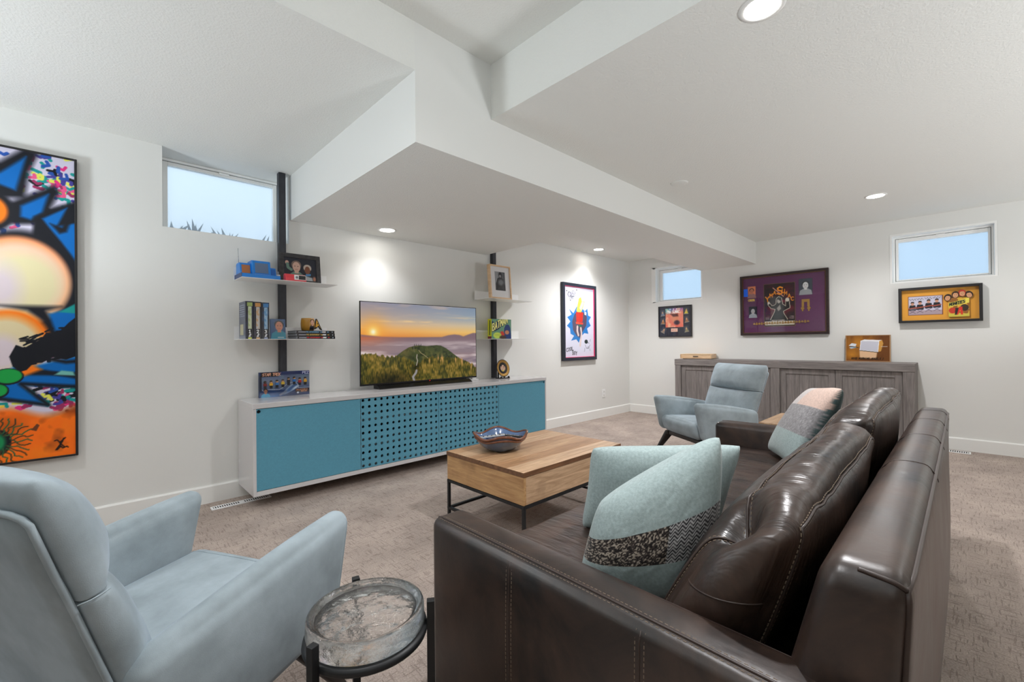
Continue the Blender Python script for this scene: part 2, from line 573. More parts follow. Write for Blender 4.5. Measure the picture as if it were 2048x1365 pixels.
LEATHER_C = leather('creased dark brown leather', 0.75, (24, 4.0, 4.0))
THREAD = mat('pale sewing thread', (128, 112, 96), 0.8)
PIPING = mat('leather piping', (58, 45, 40), 0.4)

def velvet():
    m = bpy.data.materials.new('grey blue velvet')
    nt, N, L, b = nodes_of(m)
    tc = N.new('ShaderNodeTexCoord')
    n1 = N.new('ShaderNodeTexNoise'); n1.inputs['Scale'].default_value = 7; n1.inputs['Detail'].default_value = 4; n1.inputs['Roughness'].default_value = 0.6
    L.new(tc.outputs['Object'], n1.inputs[0])
    cr = N.new('ShaderNodeValToRGB')
    e = cr.color_ramp.elements
    e[0].position = 0.30; e[0].color = s8(140, 151, 156)
    e[1].position = 0.66; e[1].color = s8(165, 177, 184)
    L.new(n1.outputs[0], cr.inputs[0]); L.new(cr.outputs[0], b.inputs['Base Color'])
    b.inputs['Roughness'].default_value = 0.85; b.inputs['Specular IOR Level'].default_value = 0.15
    b.inputs['Sheen Weight'].default_value = 0.55; b.inputs['Sheen Roughness'].default_value = 0.35
    b.inputs['Sheen Tint'].default_value = s8(205, 222, 240)
    n2 = N.new('ShaderNodeTexNoise'); n2.inputs['Scale'].default_value = 500
    L.new(tc.outputs['Object'], n2.inputs[0])
    b1 = N.new('ShaderNodeBump'); b1.inputs['Strength'].default_value = 0.25; b1.inputs['Distance'].default_value = 0.001
    L.new(n2.outputs[0], b1.inputs['Height']); L.new(b1.outputs[0], b.inputs['Normal'])
    return m
VELVET = velvet()

def carpet():
    m = bpy.data.materials.new('brown grey loop carpet')
    nt, N, L, b = nodes_of(m)
    tc = N.new('ShaderNodeTexCoord')
    def streak(scale, lo, hi):
        mp = N.new('ShaderNodeMapping'); mp.inputs['Scale'].default_value = scale
        L.new(tc.outputs['Object'], mp.inputs[0])
        n = N.new('ShaderNodeTexNoise'); n.inputs['Scale'].default_value = 1; n.inputs['Detail'].default_value = 2
        L.new(mp.outputs[0], n.inputs[0])
        r = N.new('ShaderNodeMapRange'); r.inputs['From Min'].default_value = lo; r.inputs['From Max'].default_value = hi
        L.new(n.outputs[0], r.inputs[0]); return r.outputs[0]
    a = streak((110, 12, 1), 0.58, 0.64)
    c = streak((12, 110, 1), 0.58, 0.64)
    mx = N.new('ShaderNodeMath'); mx.operation = 'MAXIMUM'
    L.new(a, mx.inputs[0]); L.new(c, mx.inputs[1])
    n1 = N.new('ShaderNodeTexNoise'); n1.inputs['Scale'].default_value = 3.0; n1.inputs['Detail'].default_value = 3
    L.new(tc.outputs['Object'], n1.inputs[0])
    n4 = N.new('ShaderNodeTexNoise'); n4.inputs['Scale'].default_value = 170; n4.inputs['Detail'].default_value = 2
    L.new(tc.outputs['Object'], n4.inputs[0])
    cr = N.new('ShaderNodeValToRGB'); e = cr.color_ramp.elements
    e[0].position = 0.3; e[0].color = s8(156, 143, 135)
    e[1].position = 0.7; e[1].color = s8(184, 169, 159)
    L.new(n1.outputs[0], cr.inputs[0])
    m1 = N.new('ShaderNodeMix'); m1.data_type = 'RGBA'; m1.blend_type = 'OVERLAY'; m1.inputs['Factor'].default_value = 0.5
    L.new(cr.outputs[0], m1.inputs['A']); L.new(n4.outputs[0], m1.inputs['B'])
    m2 = N.new('ShaderNodeMix'); m2.data_type = 'RGBA'
    fac = N.new('ShaderNodeMath'); fac.operation = 'MULTIPLY'; fac.inputs[1].default_value = 0.34
    L.new(mx.outputs[0], fac.inputs[0]); L.new(fac.outputs[0], m2.inputs['Factor'])
    L.new(m1.outputs['Result'], m2.inputs['A']); m2.inputs['B'].default_value = s8(86, 72, 66)
    L.new(m2.outputs['Result'], b.inputs['Base Color'])
    b.inputs['Roughness'].default_value = 0.95; b.inputs['Specular IOR Level'].default_value = 0.1
    h = N.new('ShaderNodeMath'); h.operation = 'SUBTRACT'
    L.new(n4.outputs[0], h.inputs[0]); L.new(mx.outputs[0], h.inputs[1])
    b1 = N.new('ShaderNodeBump'); b1.inputs['Strength'].default_value = 0.45; b1.inputs['Distance'].default_value = 0.005
    L.new(h.outputs[0], b1.inputs['Height']); L.new(b1.outputs[0], b.inputs['Normal'])
    return m
CARPET = carpet()

def wood(name, c0, c1, grain=(2.0, 26, 26), rough=0.5, objvary=0.0, knots=0.0):
    m = bpy.data.materials.new(name)
    nt, N, L, b = nodes_of(m)
    tc = N.new('ShaderNodeTexCoord'); mp = N.new('ShaderNodeMapping'); mp.inputs['Scale'].default_value = grain
    L.new(tc.outputs['Object'], mp.inputs[0])
    n1 = N.new('ShaderNodeTexNoise'); n1.inputs['Scale'].default_value = 1.6; n1.inputs['Detail'].default_value = 6; n1.inputs['Roughness'].default_value = 0.65; n1.inputs['Distortion'].default_value = 0.9
    L.new(mp.outputs[0], n1.inputs[0])
    cr = N.new('ShaderNodeValToRGB'); e = cr.color_ramp.elements
    e[0].position = 0.30; e[0].color = s8(*c0); e[1].position = 0.66; e[1].color = s8(*c1)
    L.new(n1.outputs[0], cr.inputs[0])
    src = cr.outputs[0]
    if knots:
        n5 = N.new('ShaderNodeTexNoise'); n5.inputs['Scale'].default_value = 4.5; n5.inputs['Detail'].default_value = 3
        L.new(tc.outputs['Object'], n5.inputs[0])
        r5 = N.new('ShaderNodeMapRange'); r5.inputs['From Min'].default_value = 0.60; r5.inputs['From Max'].default_value = 0.78; r5.inputs['To Max'].default_value = knots
        L.new(n5.outputs[0], r5.inputs[0])
        mk = N.new('ShaderNodeMix'); mk.data_type = 'RGBA'
        L.new(r5.outputs[0], mk.inputs['Factor']); L.new(src, mk.inputs['A']); mk.inputs['B'].default_value = s8(*(int(v * .62) for v in c0))
        src = mk.outputs['Result']
    if objvary:
        oi = N.new('ShaderNodeObjectInfo'); mr = N.new('ShaderNodeMapRange')
        mr.inputs['To Min'].default_value = 1 - objvary; mr.inputs['To Max'].default_value = 1 + objvary
        L.new(oi.outputs['Random'], mr.inputs[0])
        mx = N.new('ShaderNodeMix'); mx.data_type = 'RGBA'; mx.blend_type = 'MULTIPLY'; mx.inputs['Factor'].default_value = 1
        L.new(src, mx.inputs['A']); L.new(mr.outputs[0], mx.inputs['B']); src = mx.outputs['Result']
    L.new(src, b.inputs['Base Color'])
    b.inputs['Roughness'].default_value = rough
    b1 = N.new('ShaderNodeBump'); b1.inputs['Strength'].default_value = 0.15; b1.inputs['Distance'].default_value = 0.002
    L.new(n1.outputs[0], b1.inputs['Height']); L.new(b1.outputs[0], b.inputs['Normal'])
    return m
MANGO = wood('honey coloured mango wood', (154, 121, 90), (204, 170, 137), objvary=0.16, knots=0.5)
MANGOS = [wood('mango wood board %d' % i, a, b_, knots=0.55) for i, (a, b_) in enumerate((((150, 112, 78), (200, 162, 124)), ((128, 92, 62), (186, 144, 104)), ((162, 126, 92), (212, 178, 144)), ((138, 100, 70), (196, 156, 118))))]
MANGO_E = wood('dark mango edge grain', (92, 62, 42), (132, 92, 62))
MANGO_Y = wood('honey mango wood cross grain', (164, 120, 78), (208, 166, 116), grain=(26, 2.0, 26), knots=0.6)
GREYOAK = wood('weathered grey oak', (98, 92, 90), (136, 129, 126), grain=(26, 26, 2.0), rough=0.6)
GREYOAK_Y = wood('weathered grey oak rails', (100, 94, 92), (138, 131, 128), grain=(26, 2.0, 26), rough=0.6)
PINE = wood('pale pine', (206, 170, 130), (228, 196, 158), grain=(3, 3, 20), rough=0.5)
DARKWOOD = wood('dark stained wood', (26, 21, 20), (40, 33, 30), rough=0.4)

def pane_mat(name, tint, clear):
    m = bpy.data.materials.new(name); m.use_nodes = True
    nt = m.node_tree; N = nt.nodes; L = nt.links; N.clear()
    o = N.new('ShaderNodeOutputMaterial'); mx = N.new('ShaderNodeMixShader'); mx.inputs[0].default_value = clear
    t = N.new('ShaderNodeBsdfTranslucent'); t.inputs[0].default_value = tint
    p = N.new('ShaderNodeBsdfTransparent'); p.inputs[0].default_value = tint
    L.new(t.outputs[0], mx.inputs[1]); L.new(p.outputs[0], mx.inputs[2])
    g = N.new('ShaderNodeBsdfGlossy'); g.inputs['Roughness'].default_value = 0.25
    m2 = N.new('ShaderNodeMixShader'); m2.inputs[0].default_value = 0.04
    L.new(mx.outputs[0], m2.inputs[1]); L.new(g.outputs[0], m2.inputs[2])
    L.new(m2.outputs[0], o.inputs[0])
    return m
FROST = pane_mat('frosted window glass', (0.93, 0.97, 1.0, 1), 0.72)

def glass_mat():
    m = bpy.data.materials.new('thick cast glass')
    nt, N, L, b = nodes_of(m)
    b.inputs['Base Color'].default_value = (0.99, 1.0, 1.0, 1)
    b.inputs['Roughness'].default_value = 0.0
    b.inputs['IOR'].default_value = 1.6
    b.inputs['Transmission Weight'].default_value = 1.0
    tc = N.new('ShaderNodeTexCoord')
    n = N.new('ShaderNodeTexNoise'); n.inputs['Scale'].default_value = 32; n.inputs['Detail'].default_value = 4; n.inputs['Roughness'].default_value = 0.65
    L.new(tc.outputs['Object'], n.inputs[0])
    b1 = N.new('ShaderNodeBump'); b1.inputs['Strength'].default_value = 0.5; b1.inputs['Distance'].default_value = 0.006
    L.new(n.outputs[0], b1.inputs['Height']); L.new(b1.outputs[0], b.inputs['Normal'])
    return m
GLASS = glass_mat()
LAMPM = mat('lit lamp lens', (255, 252, 245), 0.5, emit=38.0)

# ------------------------------------------------------------------ the room
XW, YW = 6.448, 3.865
X0, Y0 = -2.7, -2.5
ZA, ZB, ZC, ZS = 2.548, 2.473, 2.796, 2.18
YS, XS, XR, XB, YB = 1.93, 1.20, 1.715, 3.33, 2.66
TOP = 2.95
def struct(o): o['kind'] = 'structure'; return o

struct(box('floor', (X0 - .3, Y0 - .3, -0.08), (XW + .3, YW + .35, 0), CARPET))
# wall with the television: opening of window_1 reaches up to the ceiling
WX0, WX1, WZ0 = 0.372, 1.19, 1.987
struct(boxes('wall_north', [((X0 - .3, YW, 0), (WX0, YW + .30, TOP)), ((WX1, YW, 0), (XW + .3, YW + .30, TOP)),
                            ((WX0, YW, 0), (WX1, YW + .30, WZ0)), ((WX0, YW, ZA), (WX1, YW + .30, TOP))], WALL))
w2 = (-0.245, 0.567, 1.768, 2.315)
w3 = (2.645, 3.450, 1.764, 2.320)
ET = 0.16
struct(boxes('wall_east', [((XW, Y0 - .3, 0), (XW + ET, YW, w2[2])), ((XW, Y0 - .3, w2[3]), (XW + ET, YW, TOP)),
                           ((XW, Y0 - .3, w2[2]), (XW + ET, w2[0], w2[3])), ((XW, w2[1], w2[2]), (XW + ET, w3[0], w2[3])),
                           ((XW, w3[1], w2[2]), (XW + ET, YW, w2[3]))], WALL))
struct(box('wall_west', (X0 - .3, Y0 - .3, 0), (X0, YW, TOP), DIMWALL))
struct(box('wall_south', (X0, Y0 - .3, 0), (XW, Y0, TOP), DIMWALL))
struct(boxes('ceiling', [((X0, YS, ZA), (XS, YW, TOP)), ((X0, Y0, ZC), (XR, YS, TOP)), ((XR, Y0, ZB), (XW, YS, TOP)),
                         ((XB, YB, ZB), (XW, YW, TOP))], CEIL))
# lowered soffit over the television and the beam that runs on to the far wall
bm = bmesh.new()
out = [(XS, YS), (XW, YS), (XW, YB), (XB, YB), (XB, YW), (XS, YW)]
A = [bm.verts.new((x, y, ZS)) for x, y in out]; B = [bm.verts.new((x, y, TOP)) for x, y in out]
bm.faces.new(A); bm.faces.new(B[::-1])
for i in range(6): bm.faces.new((A[i], A[(i + 1) % 6], B[(i + 1) % 6], B[i]))
soff = struct(link('trim_1', bm_me(bm), CEIL))
soff.data.materials.append(WALL)
for p in soff.data.polygons:
    if abs(p.normal.z) < 0.5: p.material_index = 1
soff['label'] = 'lowered white soffit above the television with a beam to the far wall'

def baseboard(name, axis, a0, a1, at, side):
    prof = [(0, 0), (0.016, 0), (0.016, 0.118), (0.010, 0.128), (0, 0.128)]
    bm = bmesh.new()
    def P(d, z, a): return (a, at + side * d, z) if axis == 'x' else (at + side * d, a, z)
    A = [bm.verts.new(P(d, z, a0)) for d, z in prof]; B = [bm.verts.new(P(d, z, a1)) for d, z in prof]
    bm.faces.new(A); bm.faces.new(B[::-1])
    for i in range(5): bm.faces.new((A[i], A[(i + 1) % 5], B[(i + 1) % 5], B[i]))
    return struct(link(name, bm_me(bm), TRIMW))
baseboard('baseboard_north', 'x', X0, XW, YW, -1)
baseboard('baseboard_east', 'y', Y0, YW - 0.016, XW, -1)
baseboard('baseboard_west', 'y', Y0, YW - 0.016, X0, 1)
baseboard('baseboard_south', 'x', X0 + 0.016, XW - 0.016, Y0, 1)

def frame_boxes(a0, a1, z0, z1, w, f):
    """four bars around a rectangle; f(a0,a1,z0,z1) -> lo, hi"""
    return [f(a0, a0 + w, z0, z1), f(a1 - w, a1, z0, z1), f(a0 + w, a1 - w, z0, z0 + w), f(a0 + w, a1 - w, z1 - w, z1)]

VINYL = mat('white window vinyl', (240, 240, 238), 0.4)
def window(n, axis, a0, a1, z0, z1, at, glass, liner=None):
    """frame fixed in a wall opening; glass = (a0,a1,z0,z1); axis: direction of the window's width"""
    def mk(d0, d1):
        if axis == 'x': return lambda p, q, r, s: ((p, at + d0, r), (q, at + d1, s))
        return lambda p, q, r, s: ((at + d0, p, r), (at + d1, q, s))
    g0, g1, h0, h1 = glass
    root = bpy.data.objects.new('window_%d' % n, None); COL.objects.link(root); root['kind'] = 'structure'
    fw = 0.018
    boxes('frame', frame_boxes(a0, a1, z0, z1, fw, mk(-0.012, 0.05)), VINYL, root, 0.003)
    f = mk(0.0, 0.045)
    e = 0.004
    sash = boxes('sash', [f(a0 + fw + e, g0, z0 + fw + e, z1 - fw - e), f(g1, a1 - fw - e, z0 + fw + e, z1 - fw - e), f(g0, g1, z0 + fw + e, h0), f(g0, g1, h1, z1 - fw - e)], VINYL, root, 0.003)
    f = mk(0.012, 0.05)
    boxes('gasket', frame_boxes(a0 + 0.010, a1 - 0.010, z0 + 0.010, z1 - 0.010, 0.013, f), DARK, root)
    f = mk(0.018, 0.024)
    lo, hi = f(g0 - .002, g1 + .002, h0 - .002, h1 + .002)
    box('pane', lo, hi, FROST, root)
    m = (a0 + a1) / 2
    lo, hi = mk(-0.016, 0.0)(m - 0.035, m + 0.035, z1 - fw - 0.018, z1 - fw - 0.004)
    box('latch', lo, hi, VINYL, root, 0.003)
    return root
window(1, 'x', WX0 + .001, WX1 - .001, WZ0 + .001, ZA - .001, 4.10, (0.426, 1.139, 2.02, 2.500))
window(2, 'y', w2[0] + .022, w2[1] - .022, w2[2] + .012, w2[3] - .022, XW + .095, (-0.183, 0.499, 1.815, 2.232))
window(3, 'y', w3[0] + .022, w3[1] - .070, w3[2] + .012, w3[3] - .022, XW + .095, (2.70, 3.312, 1.808, 2.232))
for i, (a, b_) in enumerate(((w2, 2), (w3, 3))):
    y0, y1, z0, z1 = a
    struct(boxes('trim_%d' % b_, [((XW - .002, y0 + .001, z0), (XW + .09, y0 + (.021), z1)), ((XW - .002, y1 - (.021 if b_ == 2 else .069), z0), (XW + .09, y1 - .001, z1)),
                                  ((XW - .002, y0 + .021, z1 - .021), (XW + .09, y1 - .021, z1)), ((XW - .002, y0 + .021, z0), (XW + .09, y1 - .021, z0 + .011))], VINYL))

# leaves standing outside the left window
LEAF = mat('dusky green leaf', (70, 92, 104), 0.7)
rng = random.Random(4)
for k, (cx, n, hh) in enumerate(((0.445, 6, 0.20), (0.60, 11, 0.175), (0.83, 9, 0.165), (1.075, 5, 0.15))):
    V, F = [], []
    for i in range(n):
        a = rng.uniform(-1.25, 1.25); L_ = hh * rng.uniform(0.6, 1.0) + .03; w = 0.012 + 0.006 * rng.random()
        bx = cx + rng.uniform(-.03, .03); by = 4.22 + rng.uniform(0, .03)
        p0 = Vector((bx, by, 1.96)); d = Vector((math.sin(a) * .7, rng.uniform(-.1, .1), math.cos(a) * .8 + .2)).normalized()
        s = d.cross(Vector((0, 1, 0))).normalized() * w
        o = len(V)
        V += [p0, p0 + d * L_ * .5 + s, p0 + d * L_, p0 + d * L_ * .5 - s, p0 + d * L_ * .5 + Vector((0, -.006, 0))]
        F += [(o, o + 1, o + 4), (o + 1, o + 2, o + 4), (o + 2, o + 3, o + 4), (o + 3, o, o + 4)]
    pl = link('garden_plant', me_from(V, F), LEAF)
    tag(pl, ['leafy plant tip outside the left window at its left end', 'widest leaf clump outside the left window', 'leaf clump outside the middle of the left window',
             'small leaf tuft outside the left window beside the post'][k], 'plant', 'plants outside the left window')
struct(box('ground', (0.1, YW + .31, 1.86), (1.5, YW + 1.2, 1.94), mat('garden soil', (110, 100, 88), 0.95, bump=(40, .6, .02))))

# ------------------------------------------------------------------ lamps
def downlight(x, y, z, watt, label, visible=True):
    t = thing('recessed_light', label, 'ceiling light', (x, y, z), group='recessed ceiling lights')
    lathe('trim_ring', [(0.062, -0.001), (0.066, -0.006), (0.082, -0.004), (0.084, 0.0)], (x, y, z), TRIMW, t, 40, cap=False)
    lathe('lens', [(0.0, -0.0035), (0.05, -0.0035), (0.064, -0.003)], (x, y, z), LAMPM, t, 40, cap=False)
    ld = bpy.data.lights.new('downlight', 'SPOT')
    ld.energy = watt; ld.spot_size = math.radians(118 if y > 3.3 else 155); ld.spot_blend = 1.0 if y > 3.3 else 0.7; ld.shadow_soft_size = 0.045
    ld.color = (0.985, 0.985, 1.0)
    lo = bpy.data.objects.new('downlight', ld); COL.objects.link(lo)
    lo.location = (x, y, z - 0.02)
    lo.parent = t; lo.matrix_parent_inverse = INV[t.name]
LL = ['round recessed ceiling light in the soffit above the television', 'round recessed ceiling light in the alcove near the far corner',
      'round recessed ceiling light near the far wall, by the right window', 'large bright recessed ceiling light straight above the sofa']
for a, l in zip(LAMPS, LL): downlight(*a, l)
for x, y, z, watt in UNSEEN_DOWNLIGHTS:      # unseen downlights added to lift the brightness; the first explains the painting's shadow
    ld = bpy.data.lights.new('downlight', 'SPOT'); ld.energy = watt; ld.spot_size = math.radians(155); ld.spot_blend = 0.7; ld.shadow_soft_size = 0.05
    ld.color = (0.985, 0.985, 1.0)
    lo = bpy.data.objects.new('downlight', ld); COL.objects.link(lo); lo.location = (x, y, z - 0.02)
for x, y, z, watt, lc in FILL_UPLIGHTS:
    ld = bpy.data.lights.new('fill_uplight', 'SPOT'); ld.energy = watt; ld.spot_size = math.radians(178); ld.spot_blend = 0.35; ld.shadow_soft_size = 0.25
    ld.color = lc
    lo = bpy.data.objects.new('fill_uplight', ld); COL.objects.link(lo); lo.location = (x, y, z); lo.rotation_euler = (math.pi, 0, 0)
cp = lathe('ceiling_cover', [(0.0, -0.006), (0.062, -0.006), (0.068, -0.004), (0.070, 0.0)], (3.552, 1.64, ZB), CEIL, None, 40)
tag(cp, 'flat round white cover plate on the right ceiling between two lamps', 'cover plate')

# ------------------------------------------------------------------ vents, outlet
def vent(name, lo, hi, label, axis, n):
    t = thing(name, label, 'floor vent', ((lo[0] + hi[0]) / 2, (lo[1] + hi[1]) / 2, 0))
    x0, y0 = lo; x1, y1 = hi
    z0, z1 = 0.0, 0.008
    bd = 0.014
    boxes('rim', [((x0, y0, z0), (x1, y0 + bd, z1)), ((x0, y1 - bd, z0), (x1, y1, z1)), ((x0, y0 + bd, z0), (x0 + bd, y1 - bd, z1)), ((x1 - bd, y0 + bd, z0), (x1, y1 - bd, z1))], WHITEM, t, 0.002)
    box('duct', (x0 + bd, y0 + bd, 0.0), (x1 - bd, y1 - bd, 0.0068), DARK, t)
    L = (x1 - x0) if axis == 'x' else (y1 - y0)
    m0 = None
    for i in range(n):
        s = bd + (L - 2 * bd) * (i + 0.5) / n
        w = 0.0032 if i != n // 2 else 0.012
        if axis == 'x': lo_, hi_ = (x0 + s - w, y0 + bd, .002), (x0 + s + w, y1 - bd, .0075)
        else: lo_, hi_ = (x0 + bd, y0 + s - w, .002), (x1 - bd, y0 + s + w, .0075)
        box('slat', lo_, hi_, WHITEM, t)
vent('floor_vent', (0.612, 3.655), (0.99, 3.725), 'white metal floor vent below the left end of the teal cabinet', 'x', 25)
vent('floor_vent', (6.26, -0.04), (6.36, 0.36), 'white floor vent by the far wall behind the sofa back', 'y', 23)
t = thing('wall_outlet', 'white wall outlet above the baseboard under the tall framed poster', 'outlet', (5.69, YW, .36))
box('cover_plate', (5.652, YW - .008, .302), (5.728, YW, .424), WHITEM, t, .003)
for zc in (.334, .390):
    o = sub(box('socket', (5.674, YW - .011, zc - .017), (5.706, YW - .006, zc + .017), TRIMW, t, .004))
    boxes('slots', [((5.682, YW - .0118, zc - .006), (5.685, YW - .0105, zc + .008)), ((5.694, YW - .0118, zc - .006), (5.697, YW - .0105, zc + .008))], DARK, o)

# ------------------------------------------------------------------ floating media cabinet
CX0, CX1, CY, CZ0, CZ1 = 0.815, 3.868, 3.425, 0.098, 0.744
t = thing('media_cabinet', 'long wall-hung pale cabinet with teal doors and perforated middle under the television', 'cabinet', (2.34, 3.65, CZ0))
boxes('body', [((CX0, CY, CZ0), (CX0 + .02, YW - .017, CZ1 - .036)), ((CX1 - .02, CY, CZ0), (CX1, YW - .017, CZ1 - .036)), ((CX0 + .02, CY, CZ0), (CX1 - .02, YW - .017, CZ0 + .032)),
               ((CX0 + .02, YW - .035, CZ0 + .032), (CX1 - .02, YW - .017, CZ1 - .036)), ((1.585, CY + .02, CZ0 + .032), (1.60, YW - .035, CZ1 - .036)), ((3.105, CY + .02, CZ0 + .032), (3.12, YW - .035, CZ1 - .036))], LACQ, t, .0015)
box('countertop', (CX0 - .002, CY - .004, CZ1 - .036), (CX1 + .002, YW - .017, CZ1), LACQ, t, .0025)
box('wall_cleat', (CX0 + .3, YW - .02, CZ0 + .2), (CX1 - .3, YW, CZ0 + .45), LACQ, t)
def perforated(x0, x1, z0, z1, y, th, xs, zs, r, n=14):
    bm = bmesh.new()
    xe = [x0] + [(a + b) / 2 for a, b in zip(xs, xs[1:])] + [x1]
    ze = [z0] + [(a + b) / 2 for a, b in zip(zs, zs[1:])] + [z1]
    for i, xc in enumerate(xs):
        for j, zc in enumerate(zs):
            a0, a1, b0, b1 = xe[i], xe[i + 1], ze[j], ze[j + 1]
            O, I, K = [], [], []
            for k in range(n):
                an = 2 * math.pi * (k + .5) / n
                c, s = math.cos(an), math.sin(an)
                sc = min((a1 - xc) / c if c > 0 else (a0 - xc) / c if c < 0 else 9, (b1 - zc) / s if s > 0 else (b0 - zc) / s if s < 0 else 9)
                O.append(bm.verts.new((xc + c * sc, y, zc + s * sc)))
                I.append(bm.verts.new((xc + c * r, y, zc + s * r)))
                K.append(bm.verts.new((xc + c * r, y + th, zc + s * r)))
            cs = {}
            for k in range(n):
                k2 = (k + 1) % n
                p, q = O[k].co, O[k2].co
                if abs(p.x - q.x) > 1e-6 and abs(p.z - q.z) > 1e-6:
                    cx_ = p.x if abs(p.x - a0) < 1e-6 or abs(p.x - a1) < 1e-6 else q.x
                    cz_ = p.z if abs(p.z - b0) < 1e-6 or abs(p.z - b1) < 1e-6 else q.z
                    v = bm.verts.new((cx_, y, cz_))
                    bm.faces.new((O[k], v, O[k2], I[k2], I[k]))
                else:
                    bm.faces.new((O[k], O[k2], I[k2], I[k]))
                bm.faces.new((I[k], I[k2], K[k2], K[k]))
    me = bpy.data.meshes.new('perf'); bmesh.ops.remove_doubles(bm, verts=bm.verts, dist=1e-5); bmesh.ops.recalc_face_normals(bm, faces=bm.faces); bm.to_mesh(me); bm.free()
    return me
dz0, dz1 = .1335, .7045
xs1 = list(np.linspace(1.613, 2.326, 14)); xs2 = list(np.linspace(2.384, 3.087, 14)); zs = list(np.linspace(.1545, .690, 11))
def rim_boxes(x0, x1): return [((x0, CY + .004, dz0), (x0 + .004, CY + .016, dz1))]
d = link('door', perforated(.824, 1.590, dz0, dz1, CY + .003, .016, [.851], [.687], .0125, 20), TEAL, t)
link('perforated_panel', perforated(1.594, 2.352, dz0, dz1, CY + .003, .010, xs1, zs, .0122), TEAL, t)
link('perforated_panel', perforated(2.355, 3.112, dz0, dz1, CY + .003, .010, xs2, zs, .0122), TEAL, t)
link('door', perforated(3.116, 3.859, dz0, dz1, CY + .003, .016, [3.832], [.688], .0125, 20), TEAL, t)
box('door_back', (.83, CY + .02, dz0), (1.58, CY + .022, dz1), DARK, t)
box('door_back', (3.125, CY + .02, dz0), (3.845, CY + .022, dz1), DARK, t)
box('inner_lining', (1.602, YW - .06, CZ0 + .033), (3.104, YW - .04, CZ1 - .04), DARK, t)
for zz in (.519, .305):
    box('inner_shelf', (1.60, CY + .03, zz), (3.105, YW - .06, zz + .02), LACQ, t)

# ------------------------------------------------------------------ coffee table
def rot_z(c, deg):
    return Matrix.Translation((c[0], c[1], 0)) @ Matrix.Rotation(math.radians(deg), 4, 'Z') @ Matrix.Translation((-c[0], -c[1], 0))
TX0, TX1, TY0, TY1, TZ = 1.675, 2.632, 1.652, 2.352, 0.45
t = thing('coffee_table', 'square-edged honey wood coffee table on a thin black metal frame', 'coffee table', ((TX0 + TX1) / 2, (TY0 + TY1) / 2, 0))
npl = 6
cuts = [TY0, TY0 + .135, TY0 + .245, TY0 + .375, TY0 + .475, TY0 + .60, TY1]
for k, (a, b_) in enumerate(zip(cuts, cuts[1:])):
    box('plank', (TX0, a + .0004, TZ - .026), (TX1, b_ - .0004, TZ), MANGOS[(2, 1, 0, 3, 2, 0)[k]], t, .0012)
for lo, hi in (((TX0 - .0012, TY0 - .0012, TZ - .0255), (TX0, TY1 + .0012, TZ - .001)), ((TX1, TY0 - .0012, TZ - .0255), (TX1 + .0012, TY1 + .0012, TZ - .001)),
               ((TX0, TY0 - .0012, TZ - .0255), (TX1, TY0, TZ - .001)), ((TX0, TY1, TZ - .0255), (TX1, TY1 + .0012, TZ - .001))):
    box('edge_band', lo, hi, MANGO_E, t)
ap = .022
for x0, x1 in ((TX0 + .002, TX0 + ap), (TX1 - ap, TX1 - .002)):
    box('side_board', (x0, TY0 + .002, .270), (x1, TY1 - .002, TZ - .028), MANGO_Y, t, .0015)
for y0, y1 in ((TY0 + .002, TY0 + ap), (TY1 - ap, TY1 - .002)):
    box('side_board', (TX0 + ap, y0, .270), (TX1 - ap, y1, TZ - .028), MANGO, t, .0015)
box('box_bottom', (TX0 + ap, TY0 + ap, .272), (TX1 - ap, TY1 - ap, .285), MANGO, t)
bw = .018
fr = []
for z0, z1 in ((.250, .268), (.075, .091)):
    fr += [((TX0, TY0, z0), (TX1, TY0 + bw, z1)), ((TX0, TY1 - bw, z0), (TX1, TY1, z1)), ((TX0, TY0 + bw, z0), (TX0 + bw, TY1 - bw, z1)), ((TX1 - bw, TY0 + bw, z0), (TX1, TY1 - bw, z1))]
boxes('frame', fr, BLACKM, t, .001)
for x in (TX0, TX1 - bw):
    for y in (TY0, TY1 - bw):
        box('leg', (x + .0005, y + .0005, 0), (x + bw - .0005, y + bw - .0005, .268), BLACKM, t, .001)

# end table between the sofa and the far armchair
t = thing('end_table', 'small honey wood end table behind the far arm of the sofa', 'side table', (3.95, 1.02, 0))
EX0, EX1, EY0, EY1, EZ = 3.42, 3.98, .55, 1.02, .57
for k in range(4):
    a = EY0 + (EY1 - EY0) * k / 4; b_ = EY0 + (EY1 - EY0) * (k + 1) / 4
    box('plank', (EX0, a + .0004, EZ - .03), (EX1, b_ - .0004, EZ), MANGO, t, .001)
box('drawer_box', (EX0 + .01, EY0 + .01, EZ - .17), (EX1 - .01, EY1 - .01, EZ - .031), MANGO_Y, t, .002)
for x in (EX0, EX1 - bw):
    for y in (EY0, EY1 - bw):
        box('leg', (x, y, 0), (x + bw, y + bw, EZ - .17), BLACKM, t, .001)

